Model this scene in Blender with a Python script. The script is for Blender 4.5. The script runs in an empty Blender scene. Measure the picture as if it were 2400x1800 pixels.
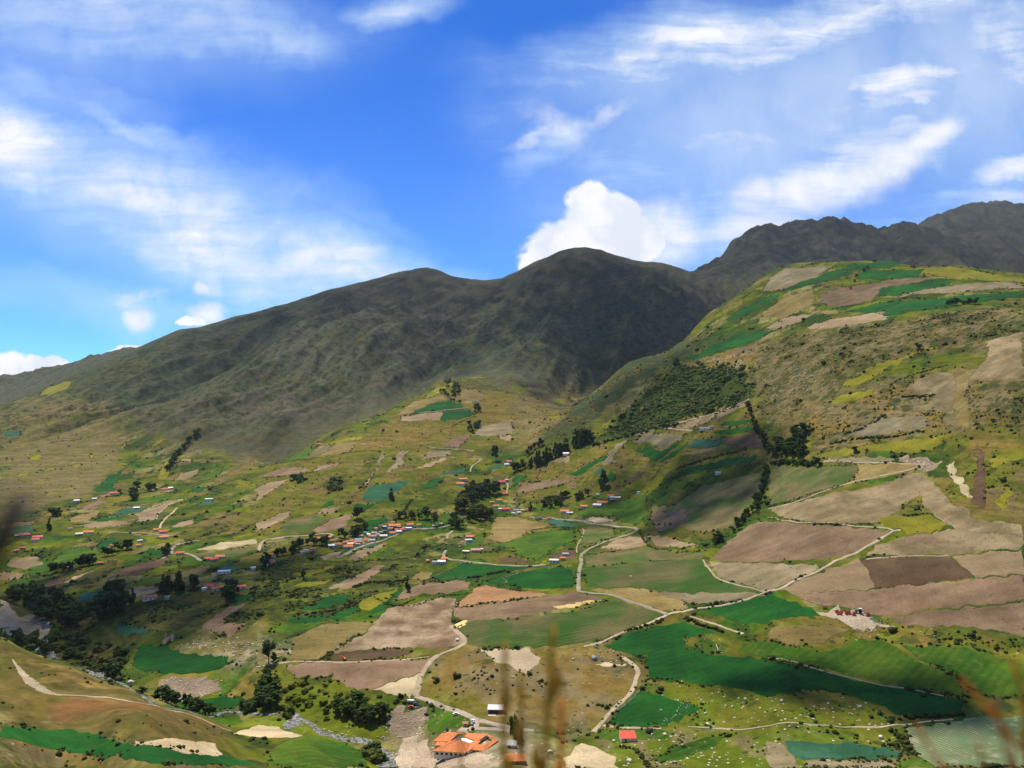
import bpy, bmesh, math, random
import numpy as np
random.seed(11); RNG = np.random.default_rng(11)
SC = bpy.context.scene; COL = SC.collection
R = math.radians
# ------------------------------------------------------------------ camera
FOC, HOR = 1884.0, 930.0            # focal length and horizon row in photograph pixels (2400 x 1800)
cam_d = bpy.data.cameras.new('camera'); cam = bpy.data.objects.new('camera', cam_d); COL.objects.link(cam)
cam.location = (0, 0, 0); cam.rotation_euler = (R(90), 0, 0)
cam_d.sensor_fit = 'HORIZONTAL'; cam_d.sensor_width = 36.0; cam_d.lens = 36.0 * FOC / 2400.0
cam_d.shift_y = (HOR - 900.0) / 2400.0
cam_d.clip_start = 0.02; cam_d.clip_end = 60000.0
cam_d.dof.use_dof = True; cam_d.dof.focus_distance = 1200.0; cam_d.dof.aperture_fstop = 5.6
SC.camera = cam
# ------------------------------------------------------------------ world, sun, exposure
SUN_EL, SUN_AZ = 62.0, -28.0        # azimuth clockwise from straight ahead (+y)
SUN = np.array([math.sin(R(SUN_AZ)) * math.cos(R(SUN_EL)), math.cos(R(SUN_AZ)) * math.cos(R(SUN_EL)), math.sin(R(SUN_EL))])
SC.view_settings.view_transform = 'Standard'; SC.view_settings.look = 'None'
SC.view_settings.gamma = 1.0; SC.view_settings.use_curve_mapping = False
SC.view_settings.exposure = 0.4; HAZE = 1.4e-5
sun_d = bpy.data.lights.new('sun', 'SUN'); sun_d.energy = 4.9; sun_d.angle = R(0.53); sun_d.color = (1.0, 0.93, 0.81)
sun_o = bpy.data.objects.new('sun', sun_d); COL.objects.link(sun_o)
from mathutils import Vector, Matrix, Quaternion
sun_o.location = (0, 0, 50); sun_o.rotation_euler = Vector(SUN.tolist()).to_track_quat('Z', 'Y').to_euler()

world = bpy.data.worlds.new('World'); SC.world = world; world.use_nodes = True
NT = world.node_tree; NT.nodes.clear()
class G:
    """small helper to write node graphs as expressions"""
    def __init__(s, nt): s.nt = nt
    def n(s, t, **kw):
        nd = s.nt.nodes.new(t)
        for k, v in kw.items(): setattr(nd, k, v)
        return nd
    def put(s, sock, v):
        if v is None: return
        if hasattr(v, 'is_output'): s.nt.links.new(v, sock)
        elif isinstance(v, (tuple, list)) and sock.type == 'RGBA' and len(v) == 3: sock.default_value = (*v, 1)
        else: sock.default_value = v
    def m(s, op, a, b=None, c=None, clamp=False):
        nd = s.n('ShaderNodeMath', operation=op, use_clamp=clamp)
        for i, v in enumerate((a, b, c)): s.put(nd.inputs[i], v)
        return nd.outputs[0]
    def v(s, op, a, b=None, c=None):
        nd = s.n('ShaderNodeVectorMath', operation=op)
        s.put(nd.inputs[0], a); s.put(nd.inputs[1], b)
        if op == 'SCALE': s.put(nd.inputs['Scale'], c)
        elif c is not None: s.put(nd.inputs[2], c)
        return nd.outputs['Value'] if op in ('LENGTH', 'DOT_PRODUCT') else nd.outputs[0]
    def mix(s, f, a, b, blend='MIX'):
        nd = s.n('ShaderNodeMix', data_type='RGBA', blend_type=blend, clamp_factor=True)
        s.put(nd.inputs['Factor'], f); s.put(nd.inputs[6], a); s.put(nd.inputs[7], b)
        return nd.outputs[2]
    def ss(s, x, a, b, lo=0.0, hi=1.0, kind='SMOOTHSTEP'):
        nd = s.n('ShaderNodeMapRange', interpolation_type=kind, clamp=True)
        for k, q in zip(('Value', 'From Min', 'From Max', 'To Min', 'To Max'), (x, a, b, lo, hi)): s.put(nd.inputs[k], q)
        return nd.outputs[0]
    def noise(s, vec, scale, detail=4, rough=0.55, dist=0.0, out=0):
        nd = s.n('ShaderNodeTexNoise'); s.put(nd.inputs['Vector'], vec)
        nd.inputs['Scale'].default_value = scale; nd.inputs['Detail'].default_value = detail
        nd.inputs['Roughness'].default_value = rough; nd.inputs['Distortion'].default_value = dist
        return nd.outputs[out]
    def voro(s, vec, scale, rand=1.0, feature='F1'):
        nd = s.n('ShaderNodeTexVoronoi', feature=feature); s.put(nd.inputs['Vector'], vec)
        nd.inputs['Scale'].default_value = scale; nd.inputs['Randomness'].default_value = rand
        return nd.outputs['Distance']
    def xyz(s, vec):
        nd = s.n('ShaderNodeSeparateXYZ'); s.put(nd.inputs[0], vec); return nd.outputs
    def comb(s, x, y, z):
        nd = s.n('ShaderNodeCombineXYZ')
        for i, q in enumerate((x, y, z)): s.put(nd.inputs[i], q)
        return nd.outputs[0]
    def mapping(s, vec, loc=(0, 0, 0), rot=(0, 0, 0), sc=(1, 1, 1), kind='POINT'):
        nd = s.n('ShaderNodeMapping', vector_type=kind); s.put(nd.inputs['Vector'], vec)
        nd.inputs['Location'].default_value = loc; nd.inputs['Rotation'].default_value = rot; nd.inputs['Scale'].default_value = sc
        return nd.outputs[0]

def build_sky():
    g = G(NT)
    sky = g.n('ShaderNodeTexSky', sky_type='NISHITA', sun_disc=False, sun_elevation=R(SUN_EL), sun_rotation=R(SUN_AZ), altitude=3000.0, air_density=1.0, dust_density=0.2, ozone_density=3.0)
    blue = g.n('ShaderNodeHueSaturation'); blue.inputs['Saturation'].default_value = SKY_SAT; blue.inputs['Value'].default_value = SKY_VAL
    g.put(blue.inputs['Color'], sky.outputs[0])
    d = g.n('ShaderNodeTexCoord').outputs['Generated']
    x, y, z = g.xyz(d)
    base = g.mix(1.0, blue.outputs[0], g.mix(g.ss(z, 0.0, 0.42), (0.33, 0.70, 1.12), (0.065, 0.53, 1.08)), 'MULTIPLY')
    ys = g.m('MAXIMUM', y, 0.12)
    front = g.ss(y, 0.05, 0.35)
    a = g.m('DIVIDE', x, ys); e = g.m('DIVIDE', z, ys)
    ae = g.comb(a, e, 0.0)
    # sheet of high cloud: every direction projected onto a level plane far above
    zs = g.m('MAXIMUM', g.m('ADD', z, 0.06), 0.03)
    sheet = g.comb(g.m('DIVIDE', x, zs), g.m('DIVIDE', y, zs), 0.0)
    warp = g.noise(ae, 2.7, 6, 0.58, 0.0, 1)
    wv = g.v('SUBTRACT', warp, (0.5, 0.5, 0.5))
    aw = g.v('ADD', ae, g.v('SCALE', wv, None, 0.22))
    aw2 = g.v('ADD', ae, g.v('SCALE', g.v('SUBTRACT', g.noise(ae, 9.0, 4, 0.6, 0.0, 1), (0.5, 0.5, 0.5)), None, 0.045))
    def el(vec, u, v, ru, rv, rot, k0=1.0, k1=0.0):
        q = g.mapping(vec, ((u - 1200) / FOC, (HOR - v) / FOC, 0), (0, 0, R(rot)), (ru / FOC, rv / FOC, 1), 'TEXTURE')
        return g.ss(g.v('LENGTH', q), k0, k1)
    def smax(lst):
        o = lst[0]
        for q in lst[1:]: o = g.m('MAXIMUM', o, q)
        return o
    # cirrus streaks (masks placed where the high clouds lie), torn by stretched noise
    def streaks(rot, sx, sy, sc, det=6):
        q = g.mapping(aw, (0, 0, 0), (0, 0, R(rot)), (sx, sy, 1))
        return g.noise(q, sc, det, 0.6, 0.35)
    sl = streaks(22, 1.0, 4.2, 3.4); sr = streaks(-28, 1.0, 3.2, 3.8); fine = g.noise(aw, 14.0, 5, 0.62, 0.3)
    def fibre(rot, k):
        q = g.mapping(g.v('ADD', ae, g.v('SCALE', g.v('SUBTRACT', g.noise(ae, 4.5, 3, 0.55, 0.0, 1), (0.5, 0.5, 0.5)), None, 0.05)), (k, k, 0), (0, 0, R(rot)), (1.0, 9.0, 1))
        return g.noise(q, 5.0, 8, 0.62, 0.1)
    fl, fr_ = fibre(20, 0.0), fibre(-24, 3.0)
    left = smax([el(aw, u, v, ru, rv, rt, 1.28) if k == 1 else g.m('MULTIPLY', el(aw, u, v, ru, rv, rt, 1.28), k) for u, v, ru, rv, rt, k in (
        (40, 330, 520, 150, -20, 1), (460, 510, 640, 165, -24, 1), (820, 630, 380, 95, -14, 1), (250, 265, 460, 40, -25, 0.6),
        (330, 70, 560, 130, -4, 0.72), (690, 110, 170, 90, -12, 0.6), (930, 30, 150, 62, 8, 0.7), (150, 220, 330, 90, -18, 0.5),
        (330, 690, 420, 60, -8, 0.35), (700, 470, 400, 60, -22, 0.3))])
    right = smax([g.m('MULTIPLY', el(aw, u, v, ru, rv, rt, 1.28), k) for u, v, ru, rv, rt, k in (
        (1600, 140, 520, 150, 16, 0.95), (1950, 60, 620, 150, 15, 0.85), (2150, 210, 520, 85, 26, 0.9), (1500, 250, 460, 110, -6, 0.65),
        (2000, 400, 560, 130, 22, 0.7), (2350, 400, 260, 80, 34, 0.8), (1750, 330, 560, 150, 12, 0.62), (2300, 480, 330, 80, 10, 0.75),
        (1650, 480, 450, 140, 4, 0.6), (1330, 330, 190, 90, 20, 0.55), (2380, 120, 330, 220, 30, 0.75))])
    dl = g.m('MULTIPLY', left, g.m('MULTIPLY', g.ss(sl, 0.22, 0.60, 0.62, 1.05), g.ss(fl, 0.28, 0.64, 0.74, 1.08)))
    dr = g.m('MULTIPLY', right, g.m('MULTIPLY', g.ss(sr, 0.28, 0.60, 0.36, 1.12), g.ss(fr_, 0.32, 0.62, 0.70, 1.14)))
    ci = g.m('MULTIPLY', g.m('MAXIMUM', dl, dr), g.ss(fine, 0.25, 0.68, 0.70, 1.1))
    veil = smax([g.m('MULTIPLY', el(aw, u, v, ru, rv, rt, 1.2), k) for u, v, ru, rv, rt, k in ((1850, 300, 760, 330, 14, 0.55), (2250, 200, 520, 380, 20, 0.55), (1600, 190, 560, 190, 10, 0.45), (420, 520, 760, 200, -22, 0.45), (250, 100, 640, 170, -6, 0.32), (350, 720, 520, 90, -10, 0.35))])
    ci = g.m('MAXIMUM', g.m('MULTIPLY', ci, 0.9), g.m('MULTIPLY', veil, g.ss(fine, 0.2, 0.7, 0.75, 1.05)), None, True)
    # the rest of the dome: the same kind of broken cirrus everywhere else
    oth = g.noise(g.mapping(sheet, (3.0, 1.0, 0), (0, 0, R(30)), (0.35, 1.1, 1)), 1.3, 6, 0.6, 0.4)
    oth = g.m('MULTIPLY', g.ss(oth, 0.44, 0.74), 0.7)
    inside = g.m('MULTIPLY', front, smax([el(ae, 1200, 560, 1650, 1150, 0, 1.0, 0.78)]))
    ci = g.m('ADD', g.m('MULTIPLY', ci, front), g.m('MULTIPLY', oth, g.m('SUBTRACT', 1.0, inside)), None, True)
    # cumulus
    def cum(lst, lo, hi, k=0.75, w=None):
        f = smax([el(w or aw2, u, v, ru, rv, rt, 1.25, 0.0) for u, v, ru, rv, rt in lst])
        bill = g.m('MULTIPLY', g.m('SUBTRACT', g.noise(ae, 26.0, 7, 0.64), 0.5), k)
        return g.ss(g.m('ADD', f, bill), lo, hi)
    c1 = cum([(1415, 530, 135, 110, 0), (1340, 572, 140, 84, 15), (1385, 468, 84, 54, 0), (1450, 495, 78, 66, 0), (1500, 570, 90, 60, 0), (1280, 612, 80, 44, 0),
              (80, 865, 95, 42, 0), (20, 860, 70, 50, 0), (130, 850, 40, 24, 0), (455, 750, 52, 18, 0), (300, 815, 60, 14, 0)], 0.20, 0.46)
    c2 = cum([(1775, 470, 95, 68, 0), (1900, 455, 230, 78, 14), (2070, 385, 230, 66, 24), (2180, 330, 110, 50, 24), (1790, 525, 150, 50, 0),
              (330, 745, 50, 44, 0), (478, 668, 30, 26, 0), (1530, 545, 190, 120, 0), (490, 730, 60, 40, 0)], 0.10, 1.05)
    aw3 = g.v('ADD', ae, g.v('SCALE', g.v('SUBTRACT', g.noise(ae, 7.0, 6, 0.62, 0.4, 1), (0.5, 0.5, 0.5)), None, 0.13))
    c3 = cum([(1310, 300, 120, 70, -25), (1400, 262, 110, 36, 15), (1240, 320, 110, 26, 30), (320, 690, 90, 24, 0), (470, 660, 60, 40, 0)], 0.15, 2.0, 1.5, aw3)
    cu = g.m('MULTIPLY', g.m('MAXIMUM', g.m('MAXIMUM', c1, g.m('MULTIPLY', c3, 0.85)), g.m('MULTIPLY', c2, g.ss(fr_, 0.30, 0.55, 0.55, 0.95))), front)
    body = g.noise(aw2, 17.0, 4, 0.55)
    white = g.mix(g.ss(body, 0.38, 0.60), (CLOUD * 0.80, CLOUD * 0.85, CLOUD * 0.94), (CLOUD, CLOUD, CLOUD * 1.01))
    cirr = (CLOUD * 0.72, CLOUD * 0.95, CLOUD * 1.07)
    c = g.mix(ci, base, g.mix(g.ss(ci, 0.25, 0.9), cirr, (CLOUD * 0.95, CLOUD * 0.97, CLOUD * 1.02)))
    c = g.mix(cu, c, white)
    bg = g.n('ShaderNodeBackground'); g.put(bg.inputs[0], c); bg.inputs[1].default_value = SKY_STR
    out = g.n('ShaderNodeOutputWorld'); NT.links.new(bg.outputs[0], out.inputs[0])
SKY_STR, SKY_SAT, SKY_VAL, SKY_TINT, CLOUD = 0.12, 1.12, 1.0, (0.22, 0.86, 1.22), 6.6
build_sky()
# ------------------------------------------------------------------ noise in numpy
def _hash(ix, iy, seed):
    h = (ix.astype(np.int64) * 374761393 + iy.astype(np.int64) * 668265263 + seed * 974711) & 0xffffffff
    h = ((h ^ (h >> 13)) * 1274126177) & 0xffffffff
    return (h ^ (h >> 16)) & 0xffff
def perlin(x, y, seed=0):
    x0 = np.floor(x); y0 = np.floor(y); fx = x - x0; fy = y - y0
    u = fx * fx * fx * (fx * (fx * 6 - 15) + 10); v = fy * fy * fy * (fy * (fy * 6 - 15) + 10)
    def gd(ix, iy, dx, dy):
        an = _hash(ix, iy, seed) * (2 * np.pi / 65536.0)
        return np.cos(an) * dx + np.sin(an) * dy
    a = gd(x0, y0, fx, fy); b = gd(x0 + 1, y0, fx - 1, fy); c = gd(x0, y0 + 1, fx, fy - 1); d = gd(x0 + 1, y0 + 1, fx - 1, fy - 1)
    return 1.5 * ((a * (1 - u) + b * u) * (1 - v) + (c * (1 - u) + d * u) * v)
def fbm(x, y, wl, octs, seed=0, gain=0.5):
    s = 0; amp = 1.0
    for k in range(octs):
        s = s + amp * perlin(x / wl, y / wl, seed + k * 17); wl /= 2.03; amp *= gain
    return s
def ridged(x, y, wl, octs, seed=0, gain=0.5):
    s = 0; amp = 1.0
    for k in range(octs):
        s = s + amp * (1 - 2 * np.abs(perlin(x / wl, y / wl, seed + k * 13))); wl /= 2.1; amp *= gain
    return s
def sstep(x, a, b):
    t = np.clip((x - a) / (b - a), 0, 1); return t * t * (3 - 2 * t)
# ------------------------------------------------------------------ terrain: surveyed points (photo column, photo row, distance ahead in metres)
CP = '''
0 1800 300;0 1700 380;0 1600 480;0 1488 600;0 1560 730;60 1526 580;163 1556 570;228 1594 556;317 1621 545;461 1678 515;600 1722 495;708 1728 480
300 1700 400;500 1760 415;700 1800 430;200 1640 460;350 1800 330;
95 1512 765;160 1540 740;228 1575 690;330 1600 650;430 1640 608;540 1684 572;681 1692 556;760 1720 530;896 1773 503
0 1403 830;125 1465 800;20 1482 785;0 1420 900;
1090 1740 495;1090 1690 525;1000 1800 475;1350 1800 459;1700 1800 448;2050 1800 440;2400 1800 433;2050 1650 518;2400 1600 529;1470 1720 506;1700 1690 520
1480 1580 597;1150 1510 650;1250 1600 585;1560 1435 709;1700 1500 645;1850 1570 570;2050 1480 627;2400 1480 589;1800 1390 704;2400 1370 642;2100 1300 723;1960 1250 795
2400 1200 733;2400 1000 850;2200 1080 880;2000 1100 950;1800 1100 1080;1780 1220 930;1680 1280 900;1500 1240 1106;1360 1300 967;1360 1390 790;1600 1370 790
1100 1330 966;1050 1430 780;1100 1500 678;980 1560 634;700 1550 653;870 1650 565;600 1650 591;420 1560 670;330 1500 734;300 1420 838;550 1480 726
700 1400 834;0 1390 960;200 1350 969;500 1320 1005;800 1290 1073;900 1245 1208;1170 1200 1361;600 1260 1165;0 1280 1157;300 1230 1281;0 1220 1332
380 1130 1790;150 1170 1554;500 1180 1447;700 1180 1356;900 1130 1413;900 1050 1750;750 1060 1800;650 1085 1950;800 1000 2150;950 940 2350;1030 895 2500;1100 1000 2000
1180 950 2250;1120 900 2480;1050 1100 1620;1180 1100 1650;1250 1180 1420
650 1092 2120;800 1008 2330;950 950 2520;
1350 1100 1500;1500 1150 1300;1450 1050 1480;1600 1050 1320;1700 1000 1300;1700 900 1500;1500 960 1650;1850 900 1300;1850 800 1500;2000 850 1200;2200 900 1050
2400 850 960;2200 780 1180;2400 760 1100;2000 730 1550;2400 690 1350;2200 690 1480;1800 740 1750;1650 820 1750
2400 645 1600;2250 625 1800;2050 611 1950;1888 618 2130;1820 636 2150;1770 665 2150;1700 715 2120;1650 745 2090;1600 800 2030;1471 849 1980;1417 906 1890;1330 963 1830;1268 1028 1740
1330 974 2100;1417 930 2200;1500 905 2300;1600 885 2450;1770 800 2600;1888 760 2700;2050 718 2500;2250 720 2500;2400 720 2400
1330 946 2450;1417 903 2800;1600 836 3000;1600 797 3400;1770 759 3300;1770 661 4200;1888 704 3500;1888 612 4500;2050 724 3200;2050 606 4800;2400 700 3200;2400 620 5000;2250 710 3200
1100 880 2750;1250 880 2750;1350 860 2900;1300 750 3400;1200 800 3050;1450 780 3300;1550 720 3600;1400 680 3750;1250 700 3700
1183 651 4650;1248 618 4450;1313 591 4350;1365 584 4300;1400 591 4300;1454 605 4400;1500 613 4550;1562 618 4800
1110 740 3700;1040 825 3150;985 915 2720;998 629 4700;944 642 4650;846 662 4600;759 681 4400;651 716 4200;542 746 4000;510 756 3900;423 772 3700;361 800 3500;290 830 3300;203 868 3100
163 890 3000;90 925 2850;0 960 2650
400 1100 1900;550 1050 2150;650 1000 2350;800 950 2600;300 1000 2350;100 1050 2100;0 1100 1900;500 900 2800;700 880 2850;820 780 3150;740 830 3000;910 840 2980;620 780 3400;400 870 2950;700 720 4000;950 720 3900;520 800 3500;870 700 4150;1060 690 4200
293 821 5500;250 833 5500;163 857 5600;80 876 5700;0 890 5800;0 962 3600;200 894 4200;0 925 4800;300 850 4500
1692 597 6000;1709 583 6000;1747 555 6000;1833 532 6000;1942 523 5900;2029 522 5800;2126 532 5800;2300 556 5800;2400 575 5800
2137 545 6700;2300 565 6700;2235 503 8000;2180 515 8000;2320 492 8000;2400 486 8000;2100 545 7600;1650 640 5000;1800 620 5000;1950 590 5200
'''
BEHIND = [(998, 629, 4700), (846, 662, 4600), (759, 681, 4400), (651, 716, 4200), (542, 746, 4000), (423, 772, 3700), (361, 800, 3500), (1183, 651, 4650), (1248, 618, 4450), (1365, 584, 4300), (1454, 605, 4400),
          (293, 821, 5500), (163, 857, 5600), (0, 890, 5800), (1562, 618, 4800), (1709, 583, 6000), (1833, 532, 6000), (2029, 522, 5800), (2235, 503, 8000), (2400, 486, 8000), (1692, 597, 6000)]
pts = [tuple(float(q) for q in t.split()) for t in CP.replace('\n', ';').split(';') if t.strip()]
for u, v, Y in list(pts):
    if u == 0: pts += [(-420, v, Y), (-900, v + 5, Y)]
    if u == 2400: pts += [(2820, v, Y), (3300, v - 5, Y)]
for u, v, Y in BEHIND:
    if Y < 5700: pts.append((u, v + 75, Y * 1.28))
    else: pts.append((u, v + 60, Y * 1.2))
for u in range(-900, 3400, 350):
    pts += [(u, 1930, 250), (u, 1960, 180)]
    pts.append((u, 880, 11000))
for u in range(200, 2800, 330): pts.append((u, 1870, 340))
P = np.array(pts); pa = (P[:, 0] - 1200) / FOC; pe = (HOR - P[:, 1]) / FOC; pl = np.log(P[:, 2])
KA = 2.6
def tps_kernel(r2): return 0.5 * r2 * np.log(r2 + 1e-12)
X = np.stack([pa * KA, pl], 1); n = len(X)
D2 = ((X[:, None] - X[None]) ** 2).sum(-1)
A = np.zeros((n + 3, n + 3)); A[:n, :n] = tps_kernel(D2) + 2e-4 * np.eye(n); A[:n, n] = 1; A[:n, n + 1:] = X; A[n, :n] = 1; A[n + 1:, :n] = X.T
W = np.linalg.solve(A, np.concatenate([pe, np.zeros(3)]))
def tps(a, l):
    q = np.stack([a.ravel() * KA, l.ravel()], 1); o = np.empty(len(q))
    for i in range(0, len(q), 20000):
        c = q[i:i + 20000]; d2 = ((c[:, None] - X[None]) ** 2).sum(-1)
        o[i:i + 20000] = tps_kernel(d2) @ W[:n] + W[n] + c @ W[n + 1:]
    return o.reshape(a.shape)
av = np.concatenate([np.linspace(-1.05, -0.69, 46)[:-1], np.linspace(-0.69, 0.69, 660), np.linspace(0.69, 1.05, 46)[1:]])
Yv = np.concatenate([np.geomspace(3, 250, 50)[:-1], np.geomspace(250, 2700, 640)[:-1], np.geomspace(2700, 10500, 330)])
lv = np.log(Yv); NA, NY = len(av), len(Yv)
# coarse spline, then bilinear refinement (the spline is smooth)
ca = np.linspace(-1.05, 1.05, 260); cl = np.linspace(lv[0], lv[-1], 420)
CA, CL = np.meshgrid(ca, cl); CE = tps(CA, CL)
def bil(gx, gy, Z, x, y):
    fx = np.interp(x, gx, np.arange(len(gx))); fy = np.interp(y, gy, np.arange(len(gy)))
    ix = np.clip(fx.astype(int), 0, len(gx) - 2); iy = np.clip(fy.astype(int), 0, len(gy) - 2); tx = fx - ix; ty = fy - iy
    return (Z[iy, ix] * (1 - tx) + Z[iy, ix + 1] * tx) * (1 - ty) + (Z[iy + 1, ix] * (1 - tx) + Z[iy + 1, ix + 1] * tx) * ty
AA, LL = np.meshgrid(av, lv); YY = np.exp(LL); XX = AA * YY
E = bil(ca, cl, CE, AA, LL)
for _ in range(2):      # soften the facets of the coarse grid
    E[1:-1] = (E[:-2] + 2 * E[1:-1] + E[2:]) / 4; E[:, 1:-1] = (E[:, :-2] + 2 * E[:, 1:-1] + E[:, 2:]) / 4
Z = E * YY
near = sstep(YY, 170, 290)
Z = Z * near + (-1.3 - 0.505 * YY) * (1 - near)
# relief mask: mountains behind the cultivated fans and spurs
mb_u = np.array([-900, 0, 250, 400, 650, 800, 950, 1030, 1120, 1170, 1220, 1400, 1430, 1471, 1600, 1770, 1888, 2050, 2250, 2400, 3300.])
mb_Y = np.array([1950, 1950, 2050, 1960, 2060, 2260, 2440, 2540, 2620, 2600, 2520, 2080, 2070, 2100, 2160, 2280, 2260, 2080, 1960, 1780, 1780.])
MB = np.interp(AA * FOC + 1200, mb_u, mb_Y)
MT = sstep(YY / MB, 1.0, 1.22)
Zm = Z.copy()
wx = fbm(XX, YY, 700, 3, 91) * 160; wy = fbm(XX, YY, 700, 3, 57) * 160
g1 = ridged(XX + wx, YY * 0.62 + wy, 620, 6, 5, 0.52); g2 = fbm(XX, YY, 90, 5, 33, 0.6)
far = sstep(YY, 4800, 6000); g3 = ridged(XX + 0.6 * wx, YY * 0.45 + 0.6 * wy, 230, 5, 15, 0.55)
crest = np.interp(AA * FOC + 1200, [-900, 0, 163, 361, 510, 651, 846, 998, 1183, 1365, 1454, 1562, 1700, 3300], [2650, 2650, 3000, 3500, 3900, 4200, 4600, 4700, 4650, 4300, 4400, 4800, 6000, 6000])
cf = 1 - 0.85 * sstep(YY / crest, 0.80, 0.98) * (1 - far)
# gullies and ribs that run straight down the mountain side, smooth round crests
gx_ = XX + fbm(XX, YY, 1100, 2, 93) * 60 - 0.22 * YY
gul = ridged(gx_, YY * 0.13 + 300, 560, 3, 25, 0.45); gul2 = ridged(gx_ * 1.02 + 10 * perlin(XX / 160, YY / 300, 3), YY * 0.2, 150, 4, 29, 0.5)
Z = Z + MT * cf * (62 * (gul - 0.76) + 24.0 * (gul2 - 0.86)) + MT * (0.45 + 0.55 * cf) * (5 * (g1 - 0.95) + 2.5 * g2) + far * MT * (13 * (g1 - 1.3) + 8 * (g3 - 1.1))
low = (1 - MT) ** 2 * sstep(YY, 260, 420)
slope = np.clip((Zm + 190) / 160, 0.12, 1)
terr = np.abs(perlin(XX / 90, Zm / 9 + YY / 400, 8))
Z = Z + low * (slope * (4.0 * fbm(XX, YY, 130, 4, 40) + 2.2 * terr) + 0.55 * fbm(XX, YY, 14, 3, 60) * (0.4 + slope) + 1.2 * fbm(XX, YY, 60, 3, 21))
Z = np.where(YY < 260, Z + 0.02 * YY * 0.2 * fbm(XX, YY, 12, 3, 4), Z)
EG = Z / YY
def ground(x, y):
    """height of the ground at world x, y (arrays)"""
    x = np.asarray(x, float); y = np.asarray(y, float)
    fy = np.interp(y, Yv, np.arange(NY)); iy = np.clip(fy.astype(int), 0, NY - 2); ty = fy - iy
    a = x / y; fx = np.interp(a, av, np.arange(NA)); ix = np.clip(fx.astype(int), 0, NA - 2); tx = fx - ix
    return (Z[iy, ix] * (1 - tx) + Z[iy, ix + 1] * tx) * (1 - ty) + (Z[iy + 1, ix] * (1 - tx) + Z[iy + 1, ix + 1] * tx) * ty
K0 = int(np.searchsorted(Yv, 230))
def hit(u, v):
    """where the line of sight through a photo pixel meets the ground: x, y, z"""
    a = (u - 1200) / FOC; fx = np.interp(a, av, np.arange(NA)); ix = min(int(fx), NA - 2); tx = fx - ix
    prof = EG[K0:, ix] * (1 - tx) + EG[K0:, ix + 1] * tx
    for _ in range(60):
        e = (HOR - v) / FOC
        k = int(np.argmax(prof >= e))
        if prof[k] >= e: break
        v += 2.0
    if k == 0: Y = Yv[K0]
    else:
        t = (e - prof[k - 1]) / max(prof[k] - prof[k - 1], 1e-9); Y = Yv[K0 + k - 1] * (1 - t) + Yv[K0 + k] * t
    return a * Y, Y, float(ground(a * Y, Y))
WIN = {'A': (0, 800, 600), 'B': (600, 800, 600), 'C': (1200, 800, 600), 'D': (1800, 800, 600), 'E': (0, 1150, 600), 'F': (600, 1150, 600), 'G': (1200, 1150, 600), 'H': (1800, 1150, 600),
       'I': (0, 1350, 600), 'J': (600, 1350, 600), 'K': (1200, 1350, 600), 'L': (1800, 1350, 600), 'M': (950, 1080, 400), 'N': (700, 1180, 400), 'O': (900, 1560, 360), 'U': (0, 0, 2400), 'S': (0, 0, 2212)}
def px(w, x, y):
    x0, y0, wd = WIN[w]; return x0 + x * wd / 2212.0, y0 + y * wd / 2212.0
def at(w, x, y): return hit(*px(w, x, y))
def parse(s): return [tuple(float(q) for q in t.split(',')) for t in s.split()]
def inside(poly, x, y):
    x = np.asarray(x, float); y = np.asarray(y, float); c = np.zeros(x.shape, bool); m = len(poly)
    for i in range(m):
        x1, y1 = poly[i]; x2, y2 = poly[(i + 1) % m]
        if y1 == y2: continue
        c ^= ((y1 > y) != (y2 > y)) & (x < (x2 - x1) * (y - y1) / (y2 - y1) + x1)
    return c
def world_poly(w, s, step=14.0):
    """outline on the ground in world x, y, from corners in a photo window"""
    q = [px(w, *t) for t in parse(s)]; out = []
    for i in range(len(q)):
        (u1, v1), (u2, v2) = q[i], q[(i + 1) % len(q)]
        k = max(1, int(math.hypot(u2 - u1, v2 - v1) / step))
        for j in range(k):
            h = hit(u1 + (u2 - u1) * j / k, v1 + (v2 - v1) * j / k); out.append((h[0], h[1]))
    return np.array(out)
# ------------------------------------------------------------------ materials
MATS = {}
def newmat(name):
    m = bpy.data.materials.new(name); m.use_nodes = True; nt = m.node_tree; nt.nodes.clear(); g = G(nt)
    b = g.n('ShaderNodeBsdfPrincipled'); b.inputs['Roughness'].default_value = 0.9; b.inputs['Specular IOR Level'].default_value = 0.15
    o = g.n('ShaderNodeOutputMaterial'); nt.links.new(b.outputs[0], o.inputs[0]); MATS[name] = m
    return m, g, b
def sc3(c, k): return tuple(q * k for q in c)
def plain(name, c, rough=0.8, var=0.12, scale=0.6, spec=0.2, metal=0.0):
    m, g, b = newmat(name)
    p = g.n('ShaderNodeNewGeometry').outputs['Position']
    f = g.noise(p, scale, 4, 0.6)
    rnd = g.n('ShaderNodeObjectInfo').outputs['Random']
    c1 = g.mix(g.ss(f, 0.3, 0.7), sc3(c, 1 - var), sc3(c, 1 + var))
    c1 = g.mix(1.0, c1, g.mix(rnd, (0.86, 0.86, 0.86), (1.1, 1.1, 1.1)), 'MULTIPLY')
    g.put(b.inputs['Base Color'], c1); b.inputs['Roughness'].default_value = rough; b.inputs['Specular IOR Level'].default_value = spec; b.inputs['Metallic'].default_value = metal
    return m
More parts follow.
